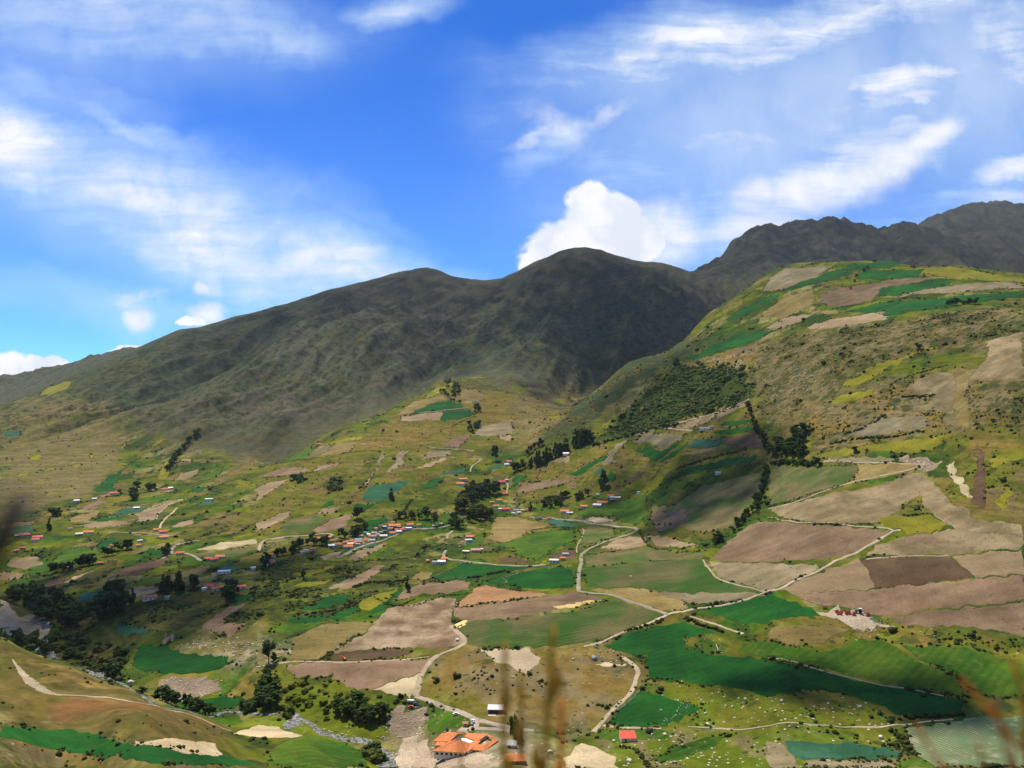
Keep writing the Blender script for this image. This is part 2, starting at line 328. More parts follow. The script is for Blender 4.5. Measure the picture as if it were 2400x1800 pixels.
def fieldmat(name, c1, c2, c3=None, rows=None, rowk=0.25, speck=None, big=45.0, patch=0.5, bump=0.4, weeds=0.0, contour=0.0):
    """ground cover: broad mottling, middle patches, fine grain, optional furrows, pale stones and weeds"""
    m, g, b = newmat(name); c3 = c3 or c2
    p = g.n('ShaderNodeNewGeometry').outputs['Position']
    oi = g.n('ShaderNodeObjectInfo'); rnd = oi.outputs['Random']
    off = g.v('ADD', p, g.comb(g.m('MULTIPLY', rnd, 317.0), g.m('MULTIPLY', rnd, 811.0), 0.0))
    n1 = g.noise(g.mapping(off, sc=(1, 0.55, 1)), 1.0 / big, 5, 0.6, 0.4); n2 = g.noise(off, 1 / 7.0, 5, 0.65); n3 = g.noise(off, 1 / 1.6, 3, 0.6)
    c = g.mix(g.ss(n1, 0.36, 0.64), c1, c2)
    c = g.mix(g.m('MULTIPLY', g.ss(n2, 0.52, 0.7), patch), c, c3)
    c = g.mix(1.0, c, g.mix(n3, (0.52, 0.52, 0.52), (1.46, 1.46, 1.46)), 'MULTIPLY'); c = g.mix(1.0, c, g.mix(g.ss(g.noise(g.mapping(off, (50, 20, 0), sc=(0.5, 1.6, 1)), 1 / 26.0, 5, 0.62), 0.3, 0.7), (0.80, 0.80, 0.80), (1.2, 1.2, 1.2)), 'MULTIPLY')
    if weeds:
        w = g.ss(g.voro(g.v('ADD', off, g.v('SCALE', g.noise(off, 0.2, 2, 0.5, 0, 1), None, 6.0)), 1 / 6.5), 0.26, 0.12)
        c = g.mix(g.m('MULTIPLY', w, weeds), c, (0.035, 0.05, 0.014))
    if rows:
        ang, wl = rows
        q = g.xyz(g.mapping(g.v('ADD', p, g.v('SCALE', g.noise(p, 1 / 40.0, 2, 0.5, 0, 1), None, 1.3)), rot=(0, 0, R(ang))))[0]
        r = g.m('SINE', g.m('MULTIPLY', q, 2 * math.pi / wl)); r = g.ss(r, -0.8, 0.8)
        br = g.ss(g.noise(off, 1 / 18.0, 3, 0.6), 0.3, 0.6, 0.35, 1.0)
        c = g.mix(g.m('MULTIPLY', br, rowk), c, g.mix(r, sc3(c1, 0.5), sc3(c3, 1.25)))
    if speck:
        s = g.ss(g.voro(off, 1 / speck[1]), speck[2], speck[2] * 0.55)
        s = g.m('MULTIPLY', s, g.ss(g.noise(off, 1 / 22.0, 3, 0.6), 0.42, 0.58)); c = g.mix(s, c, speck[0])
    c = g.mix(1.0, c, g.mix(rnd, (0.85, 0.88, 0.84), (1.13, 1.1, 1.1)), 'MULTIPLY')
    g.put(b.inputs['Base Color'], c); b.inputs['Roughness'].default_value = 0.95; b.inputs['Specular IOR Level'].default_value = 0.06
    bp = g.n('ShaderNodeBump'); bp.inputs['Strength'].default_value = bump; bp.inputs['Distance'].default_value = 1.0
    g.put(bp.inputs['Height'], g.m('ADD', n2, g.m('MULTIPLY', n3, 0.35))); m.node_tree.links.new(bp.outputs[0], b.inputs['Normal'])
    return m
PALE = (0.55, 0.47, 0.36)
fieldmat('G', (0.006, 0.052, 0.008), (0.012, 0.082, 0.010), (0.030, 0.078, 0.010), big=42, patch=0.55, bump=0.3, weeds=0.12, rows=(62, 6.0), rowk=0.10)
fieldmat('g', (0.022, 0.072, 0.005), (0.060, 0.110, 0.008), (0.100, 0.112, 0.014), big=30, patch=0.7, rows=(48, 6.0), rowk=0.12)
fieldmat('T', (0.022, 0.085, 0.038), (0.042, 0.105, 0.055), (0.016, 0.062, 0.026), big=50, patch=0.4, bump=0.1)
fieldmat('B', (0.150, 0.096, 0.052), (0.218, 0.146, 0.082), (0.100, 0.062, 0.034), rows=(20, 3.4), rowk=0.14)
fieldmat('D', (0.085, 0.050, 0.026), (0.125, 0.077, 0.040), (0.062, 0.036, 0.019), rows=(35, 3.2), rowk=0.12)
fieldmat('S', (0.200, 0.140, 0.072), (0.285, 0.205, 0.112), (0.140, 0.102, 0.044), weeds=0.4, patch=0.65)
fieldmat('s', (0.380, 0.290, 0.160), (0.470, 0.370, 0.215), (0.290, 0.210, 0.110))
fieldmat('Y', (0.560, 0.370, 0.130), (0.640, 0.440, 0.180), (0.450, 0.280, 0.090))
fieldmat('P', (0.135, 0.135, 0.010), (0.200, 0.170, 0.014), (0.070, 0.088, 0.010), weeds=0.45, big=32)
fieldmat('O', (0.165, 0.118, 0.036), (0.215, 0.160, 0.055), (0.120, 0.098, 0.028), weeds=0.55, big=38)
fieldmat('R', (0.250, 0.098, 0.040), (0.300, 0.130, 0.060), (0.190, 0.075, 0.034))
fieldmat('K', (0.165, 0.130, 0.066), (0.225, 0.178, 0.098), (0.110, 0.100, 0.042), weeds=0.5)
fieldmat('M', (0.060, 0.092, 0.018), (0.135, 0.105, 0.042), (0.036, 0.074, 0.012), big=34, patch=0.65)
fieldmat('stripe_tan', (0.225, 0.158, 0.080), (0.290, 0.208, 0.108), (0.180, 0.125, 0.062), rows=(-26, 3.0), rowk=0.35)
fieldmat('stripe_red', (0.220, 0.100, 0.045), (0.200, 0.110, 0.060), (0.480, 0.270, 0.110), rows=(62, 4.4), rowk=0.6)
fieldmat('stripe_green', (0.060, 0.125, 0.040), (0.100, 0.150, 0.065), (0.330, 0.270, 0.170), rows=(-21, 2.4), rowk=0.30, patch=0.7)
fieldmat('stripe_mix', (0.032, 0.088, 0.010), (0.140, 0.105, 0.045), (0.066, 0.080, 0.018), rows=(62, 5.5), rowk=0.35, big=55, patch=0.6)
fieldmat('stripe_pale', (0.400, 0.310, 0.190), (0.470, 0.370, 0.240), (0.300, 0.230, 0.130), rows=(72, 3.0), rowk=0.35)
fieldmat('W', (0.150, 0.094, 0.048), (0.300, 0.220, 0.130), (0.120, 0.088, 0.048), big=24, patch=0.8, weeds=0.15)
fieldmat('V', (0.145, 0.110, 0.050), (0.240, 0.180, 0.092), (0.125, 0.100, 0.044), big=34, patch=0.75, weeds=0.35)
fieldmat('rubble', (0.215, 0.150, 0.095), (0.300, 0.215, 0.140), (0.130, 0.092, 0.055), speck=(PALE, 3.2, 0.3), patch=0.8, bump=1.0)
fieldmat('gravel', (0.340, 0.255, 0.165), (0.430, 0.335, 0.225), (0.220, 0.175, 0.120), bump=0.8, speck=((0.6, 0.55, 0.47), 2.2, 0.25))
fieldmat('cliff', (0.270, 0.200, 0.120), (0.350, 0.270, 0.170), (0.150, 0.110, 0.062), patch=0.8, bump=1.2)
fieldmat('dirt_road', (0.330, 0.255, 0.160), (0.400, 0.315, 0.205), (0.240, 0.180, 0.110), big=25)
fieldmat('grey_road', (0.280, 0.222, 0.158), (0.335, 0.270, 0.195), (0.200, 0.165, 0.125), big=25)
fieldmat('stone_wall', (0.330, 0.285, 0.215), (0.430, 0.370, 0.285), (0.230, 0.190, 0.135), patch=0.8, bump=1.0)

# ------------------------------------------------------------------ land cover of the terrain: real ground colours per place, ragged borders
C = {'lim': (0.095, 0.125, 0.008), 'ndry': (0.128, 0.086, 0.026), 'pas': (0.112, 0.112, 0.012), 'grn': (0.040, 0.074, 0.008), 'dry': (0.178, 0.116, 0.030), 'tan': (0.230, 0.172, 0.098), 'kha': (0.165, 0.124, 0.055), 'olv': (0.088, 0.070, 0.018),
     'dkg': (0.026, 0.045, 0.013), 'mtn': (0.074, 0.080, 0.043), 'mgr': (0.044, 0.064, 0.030), 'mbr': (0.090, 0.080, 0.054), 'wood': (0.022, 0.050, 0.006), 'rk': (0.30, 0.26, 0.21), 'red': (0.20, 0.085, 0.030), 'pal': (0.30, 0.24, 0.15)}
C = {k: np.array(v) for k, v in C.items()}
n60 = fbm(XX, YY, 70, 5, 201, 0.58); n200 = fbm(XX, YY, 230, 4, 207, 0.55); n25 = fbm(XX + 9, YY * 0.55, 24, 4, 213, 0.6); n600 = fbm(XX, YY, 800, 4, 219)
def mixc(a, b, t): return a * (1 - t[..., None]) + b * t[..., None]
LC = mixc(np.broadcast_to(C['pas'], Z.shape + (3,)), C['grn'], sstep(n60 + 0.4 * n200, -0.25, 0.45))
LC = mixc(LC, C['dry'], sstep(n200 + 0.6 * n25, 0.05, 0.7))
SCR = 0.30 + 0.25 * n60
# old terraced parcels: irregular plots, each with its own crop or grass, bushes on the boundaries
pxx = XX / 46 + 0.55 * fbm(XX, YY, 90, 3, 501) + YY / 260; pyy = YY / 70 + 0.45 * fbm(XX, YY, 90, 3, 503) - XX / 500
ci_, cj_ = np.floor(pxx), np.floor(pyy); f1 = np.full(Z.shape, 9.0); f2 = np.full(Z.shape, 9.0); cid = np.zeros(Z.shape)
for di in (-1, 0, 1):
    for dj in (-1, 0, 1):
        qi, qj = ci_ + di, cj_ + dj; dd = np.hypot(qi + 0.15 + 0.7 * _hash(qi, qj, 61) / 65536.0 - pxx, qj + 0.15 + 0.7 * _hash(qi, qj, 62) / 65536.0 - pyy)
        new = dd < f1; f2 = np.where(new, f1, np.minimum(f2, dd)); cid = np.where(new, _hash(qi, qj, 63) / 65536.0, cid); f1 = np.where(new, dd, f1)
PAL = np.array([(0.046, 0.094, 0.008), (0.135, 0.128, 0.010), (0.190, 0.125, 0.036), (0.085, 0.092, 0.012), (0.125, 0.098, 0.022), (0.250, 0.180, 0.080), (0.060, 0.068, 0.010), (0.170, 0.145, 0.018), (0.030, 0.058, 0.010), (0.170, 0.105, 0.048)])
PC = PAL[np.clip((cid * len(PAL)).astype(int), 0, len(PAL) - 1)]
LC = mixc(LC, PC, 0.90 * sstep(n60 + 0.5 * n25, -0.8, -0.2))
edge_ = sstep(f2 - f1, 0.16, 0.04) * sstep(n25 + 0.6 * n60, -0.3, 0.2); LC = mixc(LC, C['dkg'] * 1.1, 0.75 * edge_); SCR = SCR + 0.3 * edge_
LC = mixc(LC, C['dkg'], 0.8 * sstep(n25 + 0.6 * n60, 0.22, 0.5)); LC = mixc(LC, C['grn'], 0.35 * sstep(n200 - 0.5 * n25, 0.05, 0.5))
LC = LC * np.array([0.90, 1.02, 0.78])
# mountains
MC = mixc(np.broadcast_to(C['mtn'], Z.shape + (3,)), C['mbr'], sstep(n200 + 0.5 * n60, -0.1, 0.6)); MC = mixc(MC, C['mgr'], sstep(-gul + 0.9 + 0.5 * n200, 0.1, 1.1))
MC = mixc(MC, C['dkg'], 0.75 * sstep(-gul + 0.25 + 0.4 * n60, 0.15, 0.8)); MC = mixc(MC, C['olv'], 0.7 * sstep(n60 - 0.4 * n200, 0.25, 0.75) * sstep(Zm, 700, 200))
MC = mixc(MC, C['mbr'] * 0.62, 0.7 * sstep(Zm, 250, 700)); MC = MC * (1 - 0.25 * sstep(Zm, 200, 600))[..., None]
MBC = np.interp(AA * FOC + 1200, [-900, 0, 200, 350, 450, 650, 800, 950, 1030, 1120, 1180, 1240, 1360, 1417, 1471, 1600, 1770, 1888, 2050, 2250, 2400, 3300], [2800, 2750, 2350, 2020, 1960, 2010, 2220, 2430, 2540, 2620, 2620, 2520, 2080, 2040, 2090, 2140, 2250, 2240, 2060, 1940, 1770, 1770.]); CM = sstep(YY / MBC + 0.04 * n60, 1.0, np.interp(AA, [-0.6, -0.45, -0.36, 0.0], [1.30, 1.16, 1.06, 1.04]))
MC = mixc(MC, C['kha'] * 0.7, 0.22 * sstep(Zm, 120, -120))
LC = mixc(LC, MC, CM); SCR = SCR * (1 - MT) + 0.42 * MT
STN = np.zeros(Z.shape)
jx = XX + (0.010 * YY + 3) * fbm(XX, YY, 42, 3, 301) + 5 * perlin(XX / 9, YY / 9, 305); jy = YY + (0.022 * YY + 4) * fbm(XX, YY, 42, 3, 303) + 6 * perlin(XX / 9, YY / 9, 307)
def zone(w, s, c, k=1.0, scrub=None, tex=0.0, tex2=None, stone=None):
    q = world_poly(w, s); lo = q.min(0) - 60; hi = q.max(0) + 60
    r0, r1 = np.searchsorted(Yv, lo[1]), np.searchsorted(Yv, hi[1]) + 1
    if r1 <= r0: return
    sl = slice(r0, r1); soft = np.mean([inside(q, jx[sl] + dx * (3 + 0.004 * YY[sl]), jy[sl] + dy * (4 + 0.012 * YY[sl])) for dx, dy in ((0, 0), (1, 1), (-1, 1), (1, -1), (-1, -1))], 0); ins = soft > 0.5
    col = np.broadcast_to(C[c], LC[sl].shape)
    if tex2: col = mixc(col, C[tex2], sstep(n25[sl] + 0.6 * n60[sl], tex - 0.25, tex + 0.35))
    t = soft * k; LC[sl] = mixc(LC[sl], col, t)
    if scrub is not None: SCR[sl] = np.where(ins, scrub, SCR[sl])
    if stone is not None: STN[sl] = np.where(ins, stone, STN[sl])
ZONES = [
 ('A', '0,600 330,470 700,500 1000,560 1100,760 1050,1000 900,1200 800,1320 500,1400 300,1420 0,1560', 'kha', 0.85, 0.30, 0.35, 'pas', None),
 ('A', '900,200 1100,170 1350,170 1300,240 1000,260', 'olv', 0.6, 0.2, 0.2, 'pas', None),
 ('A', '0,840 200,700 420,690 520,740 300,900 0,1100', 'pas', 0.45, 0.25, 0.1, 'kha', None),
 ('A', '300,1000 700,900 1050,900 900,1150 400,1180', 'pas', 0.35, 0.3, -0.1, 'kha', None),
 ('A', '1900,1250 2212,1080 2212,860 2100,980 1850,1180', 'dry', 0.5, 0.3, 0.2, 'kha', None),
 ('B', '0,1100 200,1050 650,890 1230,640 1560,400 1740,345 2212,430 2212,900 1850,1000 1300,1400 800,1659 0,1659', 'pas', 0.55, 0.35, 0.15, 'dry', None),
 ('B', '740,960 900,870 1230,700 1500,690 1800,760 1560,890 1000,930', 'dry', 0.85, 0.42, 0.35, 'pas', None),
 ('B', '1700,490 1800,410 2212,480 2212,760 1990,660 1830,580', 'dry', 0.8, 0.3, 0.2, 'pas', None),
 ('B', '1560,400 1740,340 2212,300 2212,440 1800,420', 'olv', 0.7, 0.6, 0.1, 'mbr', None),
 ('B', '560,1200 760,1160 740,1290 640,1330 590,1290', 'dkg', 0.8, 0.8, 0.3, 'olv', None),
 ('B', '970,1000 1080,960 1000,1180 900,1330 780,1400 900,1200', 'dkg', 0.7, 0.7, 0.1, 'olv', None),
 ('B', '850,1420 1060,1390 1330,1240 1600,1200 1500,1400 1100,1500 860,1560', 'grn', 0.8, 0.45, 0.1, 'pas', None),
 ('C', '0,440 360,400 800,380 480,600 250,850 0,900', 'kha', 0.7, 0.5, 0.1, 'dry', None),
 ('C', '0,850 260,800 200,890 0,930', 'dry', 0.8, 0.3, 0.3, 'tan', None),
 ('C', '1480,-5 1000,175 800,385 480,595 255,840 260,860 560,800 900,560 1150,360 1450,200 1750,-5', 'mgr', 0.95, 0.7, 0.1, 'olv', None),
 ('C', '860,640 1000,520 1180,380 1230,350 1180,450 1020,600', 'tan', 0.8, 0.3, 0.2, 'kha', 0.4),
 ('C', '780,800 1000,570 1200,420 1400,220 1560,210 2000,200 2060,460 1900,580 1500,660 1100,790', 'wood', 0.97, 1.0, 0.62, 'dry', 0.0),
 ('C', '1450,200 1700,130 2212,-60 2212,180 2000,230 1700,240', 'dry', 0.85, 0.45, 0.2, 'tan', 0.3),
 ('C', '250,860 700,870 1020,830 1500,690 2060,500 2212,900 2212,1080 1400,1130 900,1290 0,1390 0,1280', 'pas', 0.6, 0.4, 0.0, 'dry', None),
 ('D', '-120,0 2212,-330 2212,60 1900,100 1400,60 1000,190 640,390 560,470 0,650 -100,420', 'kha', 0.9, 0.72, 0.0, 'olv', 0.05),
 ('D', '0,650 560,470 1100,330 1600,240 2212,200 2212,740 1300,800 500,960 380,760 150,700', 'kha', 0.9, 0.58, 0.15, 'dry', 0.0),
 ('D', '1750,340 2212,300 2212,740 1740,740', 'kha', 0.9, 0.68, 0.1, 'olv', 0.0),
 ('D', '1500,790 2212,730 2212,1560 1760,1540 1600,1300 1520,1060', 'dry', 0.8, 0.4, 0.0, 'pas', None),
 ('D', '1850,1000 2212,1000 2212,1560 1900,1500', 'kha', 0.7, 0.4, 0.1, 'pas', None),
 ('G', '0,420 600,300 1050,360 560,620 0,700', 'grn', 0.85, 0.4, 0.25, 'pas', None),
 ('G', '1080,340 1250,480 1700,440 1900,330 2100,0 1200,0 1150,200', 'olv', 0.6, 0.3, 0.0, 'grn', None),
 ('F', '0,640 500,560 1000,600 1300,480 1700,420 1500,700 1000,1000 500,1200 0,1200', 'pas', 0.75, 0.85, 0.05, 'grn', None),
 ('E', '1000,980 1500,850 2212,800 2212,1250 1600,1200 1300,1250 900,1180', 'olv', 0.85, 0.75, 0.1, 'grn', None),
 ('E', '0,850 400,800 800,1000 760,1200 450,1150 0,900', 'dkg', 0.9, 0.9, 0.4, 'grn', None),
 ('I', '420,480 700,480 1150,600 1080,850 800,790 520,720', 'olv', 0.9, 0.8, 0.0, 'wood', None),
 ('I', '1450,630 1800,540 2212,560 2212,760 2030,760 1900,700 1600,660', 'kha', 0.95, 0.4, 0.0, 'pal', 0.8),
 ('J', '0,560 150,550 290,640 280,740 0,800', 'kha', 0.95, 0.35, 0.0, 'pal', 0.8),
 ('I', '0,500 200,640 600,760 840,900 1170,1000 1250,1070 700,1010 540,1020 350,980 110,720 0,690', 'olv', 0.95, 0.22, 0.25, 'dry', None),
 ('I', '0,690 110,720 400,1000 560,1030 1250,1080 1700,1210 2100,1360 1900,1450 1500,1420 1100,1400 800,1350 400,1320 0,1280', 'ndry', 0.95, 0.22, 0.1, 'olv', 0.1),
 ('I', '200,1060 400,1060 420,1220 300,1240 220,1160', 'pas', 0.7, 0.2, 0.3, 'grn', None),
 ('I', '450,1050 900,1050 1300,1110 1700,1225 1300,1140 850,1130 680,1220 560,1310 480,1200', 'red', 0.7, 0.15, 0.5, 'pal', 0.2),
 ('I', '0,1290 2212,1640 2212,1659 0,1659', 'kha', 0.9, 0.3, 0.2, 'dry', 0.4),
 ('J', '0,780 200,760 450,900 640,850 800,960 1250,1050 1330,1100 1000,1330 700,1260 300,1190 0,1190', 'lim', 0.9, 0.35, 0.3, 'pas', 0.1),
 ('J', '0,1190 700,1240 1050,1330 1000,1480 700,1420 300,1400 0,1300', 'lim', 0.9, 0.2, 0.5, 'grn', 0.4),
 ('J', '1390,1010 1440,830 1550,700 1740,640 1940,640 2430,610 2600,610 3100,690 3260,800 3280,880 3210,1050 3000,1220 2900,1340 2600,1340 2212,1300 1850,1160 1480,1080', 'dry', 0.95, 0.3, -0.1, 'kha', 0.35),
 ('J', '1430,960 1800,1000 2000,1160 1850,1160 1480,1060', 'pas', 0.8, 0.3, 0.2, 'dry', None),
 ('J', '1480,1090 1850,1200 2100,1300 1900,1340 1500,1380', 'pas', 0.8, 0.3, -0.1, 'grn', 0.15),
 ('K', '1050,690 1200,670 1180,900 1100,900 1080,780', 'pas', 0.9, 0.3, 0.4, 'grn', None),
 ('K', '1480,540 1780,500 2212,500 2212,700 1700,690', 'pas', 0.9, 0.25, 0.2, 'grn', 0.4),
 ('K', '1130,920 1500,910 1800,960 2212,1040 2212,1400 1300,1330 1500,1190 1620,1140 1250,1040', 'pas', 0.9, 0.4, 0.0, 'lim', 0.55),
 ('L', '0,1040 620,1000 1000,1120 1150,1290 1240,1540 1000,1470 0,1420', 'pas', 0.9, 0.4, 0.0, 'lim', 0.55),
 ('K', '700,1340 1360,1330 2212,1420 2212,1659 900,1659 740,1450', 'lim', 0.8, 0.3, 0.0, 'kha', 0.55),
 ('L', '0,1420 1200,1540 1500,1659 0,1659', 'lim', 0.7, 0.3, 0.0, 'kha', 0.6),
 ('H', '0,1150 700,1080 1100,1150 2212,1270 2212,1500 1500,1360 450,1380 0,1350', 'dry', 0.9, 0.5, -0.1, 'pas', 0.4),
 ('J', '1480,1350 2400,1360 2500,1659 1200,1659 1180,1430', 'pal', 0.85, 0.1, 0.1, 'kha', 0.8),
]
for z in ZONES: zone(*z[:5], tex=z[5], tex2=z[6], stone=z[7])
LC *= (1 + 0.16 * np.clip(n25, -1, 1) + 0.10 * np.clip(n200, -1, 1))[..., None]

def grid_mesh(name, X, Y, Zz, mask=None):
    ny, nx = X.shape; idx = np.arange(nx * ny).reshape(ny, nx)
    q = np.stack([idx[:-1, :-1], idx[:-1, 1:], idx[1:, 1:], idx[1:, :-1]], -1)
    q = q.reshape(-1, 4) if mask is None else q[mask]
    co = np.stack([X, Y, Zz], -1).reshape(-1, 3)
    if mask is not None:
        used, inv = np.unique(q, return_inverse=True); q = inv.reshape(-1, 4); co = co[used]
    me = bpy.data.meshes.new(name); me.vertices.add(len(co)); me.vertices.foreach_set('co', co.astype(np.float32).ravel())
    me.loops.add(q.size); me.loops.foreach_set('vertex_index', q.ravel().astype(np.int32))
    me.polygons.add(len(q)); me.polygons.foreach_set('loop_start', np.arange(0, q.size, 4, dtype=np.int32))
    me.update(calc_edges=True); me.polygons.foreach_set('use_smooth', np.ones(len(q), bool))
    return me
def link(name, me, mat=None, parent=None, kind=None):
    o = bpy.data.objects.new(name, me); COL.objects.link(o)
    if mat is not None: me.materials.append(MATS[mat] if isinstance(mat, str) else mat)
    if parent is not None: o.parent = parent
    if kind: o['kind'] = kind
    return o
def tag(o, label, cat, group=None):
    o['label'] = label; o['category'] = cat
    if group: o['group'] = group
    return o
def empty(name, loc, rz=0.0):
    o = bpy.data.objects.new(name, None); COL.objects.link(o); o.location = loc; o.rotation_euler = (0, 0, rz); o.empty_display_size = 0.5; return o

def terrain_mat():
    m, g, b = newmat('land')
    at_ = g.n('ShaderNodeAttribute', attribute_name='land'); sc_ = g.xyz(g.n('ShaderNodeAttribute', attribute_name='cover').outputs['Vector'])
    p = g.n('ShaderNodeNewGeometry').outputs['Position']; pz = g.xyz(p)
    c = at_.outputs['Color']
    # terrace streaks that follow the contour lines
    st = g.noise(g.comb(g.m('DIVIDE', pz[0], 70.0), g.m('DIVIDE', pz[1], 70.0), g.m('DIVIDE', pz[2], 3.0)), 1.0, 5, 0.6)
    c = g.mix(1.0, c, g.mix(g.ss(st, 0.3, 0.7), (0.76, 0.77, 0.77), (1.24, 1.22, 1.20)), 'MULTIPLY')
    c = g.mix(sc_[2], c, at_.outputs['Color'])
    n2 = g.noise(p, 1 / 8.0, 5, 0.65); n3 = g.noise(p, 1 / 1.7, 3, 0.65)
    c = g.mix(1.0, c, g.mix(n2, (0.50, 0.53, 0.50), (1.50, 1.47, 1.46)), 'MULTIPLY'); c = g.mix(1.0, c, g.mix(n3, (0.72, 0.72, 0.72), (1.28, 1.28, 1.28)), 'MULTIPLY')
    wp = g.v('ADD', p, g.v('SCALE', g.noise(p, 0.15, 2, 0.5, 0, 1), None, 7.0))
    cov = sc_[0]; dens = g.m('ADD', cov, g.m('MULTIPLY', g.m('SUBTRACT', g.noise(p, 1 / 45.0, 4, 0.6), 0.5), 0.9))
    mt_ = sc_[2]
    big = g.noise(g.mapping(p, sc=(1, 0.8, 1.0)), 1 / 24.0, 8, 0.74, 0.2); c = g.mix(g.m('MULTIPLY', mt_, g.ss(big, 0.48, 0.58, 0.0, 0.9)), c, (0.022, 0.032, 0.011)); c = g.mix(g.m('MULTIPLY', mt_, g.ss(big, 0.44, 0.34, 0.0, 0.7)), c, (0.120, 0.100, 0.050))
    for wl, k in ((24.0, 0.7), (11.0, 0.85), (5.5, 0.75)):
        d = g.voro(wp, 1 / wl); lim = g.m('MULTIPLY', g.m('MAXIMUM', dens, 0.0), 0.52)
        f = g.ss(g.m('SUBTRACT', lim, d), -0.05, 0.08)
        c = g.mix(g.m('MULTIPLY', f, k), c, g.mix(n2, (0.016, 0.028, 0.007), (0.060, 0.070, 0.016)))
    s = g.ss(g.voro(p, 1 / 5.0), 0.2, 0.1); s = g.m('MULTIPLY', s, g.ss(g.m('ADD', sc_[1], g.m('MULTIPLY', g.noise(p, 1 / 25.0, 3), 0.8)), 0.72, 1.0)); c = g.mix(s, c, (0.52, 0.46, 0.37))
    g.put(b.inputs['Base Color'], c); b.inputs['Roughness'].default_value = 1.0; b.inputs['Specular IOR Level'].default_value = 0.03
    bp = g.n('ShaderNodeBump'); bp.inputs['Strength'].default_value = 0.7; bp.inputs['Distance'].default_value = 2.5
    g.put(bp.inputs['Height'], g.m('ADD', g.noise(p, 1 / 22.0, 5, 0.65), g.m('MULTIPLY', n2, 0.5))); m.node_tree.links.new(bp.outputs[0], b.inputs['Normal'])
terrain_mat()
me = grid_mesh('terrain', XX, YY, Z)
at1 = me.attributes.new('land', 'FLOAT_COLOR', 'POINT'); at1.data.foreach_set('color', np.concatenate([np.clip(LC, 0.004, 1), np.ones(Z.shape + (1,))], -1).astype(np.float32).ravel())
at2 = me.attributes.new('cover', 'FLOAT_VECTOR', 'POINT'); at2.data.foreach_set('vector', np.stack([np.clip(SCR, 0, 1), STN, MT], -1).astype(np.float32).ravel())
link('terrain', me, 'land', None, 'structure')
# the slope underfoot, reaching back behind the photographer
hx, hy = np.meshgrid(np.linspace(-160, 160, 70), np.linspace(-120, 60, 130))
me = grid_mesh('hillside', hx, hy, -1.32 - 0.5 * sstep(hy, 0.5, 8) - 0.505 * hy + 0.03 * fbm(hx, hy, 3, 2, 4)); link('hillside', me, 'O', None, 'structure')

# ------------------------------------------------------------------ fields: sheets that follow the ground
FI = 0; FM = np.zeros(Z.shape, bool); EDGES = []
def field(name, w, s, mat, lift=0.0):
    global FI
    q = world_poly(w, s, 5.0)
    amp = (0.0011 * q[:, 1] + 0.25) * (2.6 if mat in ('rubble', 'gravel', 'cliff') else 1.0)
    q = q + np.stack([perlin(q[:, 0] / 8, q[:, 1] / 12, 401) * amp * 2.8 + perlin(q[:, 0] / 40, q[:, 1] / 50, 402) * amp * 2.2, perlin(q[:, 0] / 8, q[:, 1] / 12, 403) * amp * 4.6 + perlin(q[:, 0] / 40, q[:, 1] / 50, 404) * amp * 4.0], 1)
    if w != 'H' and mat not in ('V', 'W', 'stripe_tan', 'gravel', 'rubble', 's', 'Y', 'cliff'): EDGES.append(q)
    qa = q[:, 0] / q[:, 1]; qy = q[:, 1]
    c0 = max(np.searchsorted(av, qa.min()) - 2, 0); c1 = min(np.searchsorted(av, qa.max()) + 2, NA - 1)
    r0 = max(np.searchsorted(Yv, qy.min()) - 2, 0); r1 = min(np.searchsorted(Yv, qy.max()) + 2, NY - 1)
    f = 1 if (c1 - c0) * (r1 - r0) > 2500 else 2 if (c1 - c0) * (r1 - r0) > 300 else 3
    ga = np.interp(np.arange((c1 - c0) * f + 1) / f + c0, np.arange(NA), av); gy = np.interp(np.arange((r1 - r0) * f + 1) / f + r0, np.arange(NY), Yv)
    gA, gY = np.meshgrid(ga, gy); gX = gA * gY; ins = inside(q, gX, gY)
    cell = ins[:-1, :-1] | ins[1:, :-1] | ins[:-1, 1:] | ins[1:, 1:]
    if not cell.any(): return None
    use = np.zeros(ins.shape, bool); use[:-1, :-1] |= cell; use[1:, :-1] |= cell; use[:-1, 1:] |= cell; use[1:, 1:] |= cell
    out = np.argwhere(use & ~ins)
    p1 = q; d = np.roll(q, -1, 0) - q; L2 = (d ** 2).sum(1) + 1e-9
    for i, j in out:
        v = np.array([gX[i, j], gY[i, j]]); t = np.clip(((v - p1) * d).sum(1) / L2, 0, 1); c = p1 + d * t[:, None]; k = ((c - v) ** 2).sum(1).argmin()
        gX[i, j], gY[i, j] = c[k]
    FI += 1
    lf = (0.10 + 0.035 * (FI % 7) + lift) * np.maximum(gY / 700.0, 0.7); lf[use & ~ins] = -0.12
    gZ = ground(gX, gY) + lf
    rr0, rr1 = max(r0, 0), r1 + 1; FM[rr0:rr1, c0:c1 + 1] |= inside(q, XX[rr0:rr1, c0:c1 + 1], YY[rr0:rr1, c0:c1 + 1])
    o = link(name, grid_mesh(name, gX, gY, gZ, cell), mat, None, 'structure'); return o
NAMES = {'G': 'crop_field', 'g': 'grass_field', 'T': 'crop_field', 'B': 'ploughed_field', 'D': 'ploughed_field', 'S': 'bare_field', 's': 'bare_field', 'Y': 'straw_patch', 'P': 'pasture', 'O': 'dry_pasture', 'R': 'bare_field',
         'K': 'fallow_field', 'W': 'worn_field', 'V': 'bare_field', 'M': 'mixed_field', 'stripe_tan': 'ploughed_field', 'stripe_red': 'ploughed_field', 'stripe_green': 'crop_field', 'stripe_mix': 'crop_field', 'stripe_pale': 'bare_field', 'rubble': 'rubble_ground', 'gravel': 'gravel_ground', 'cliff': 'bare_cliff'}
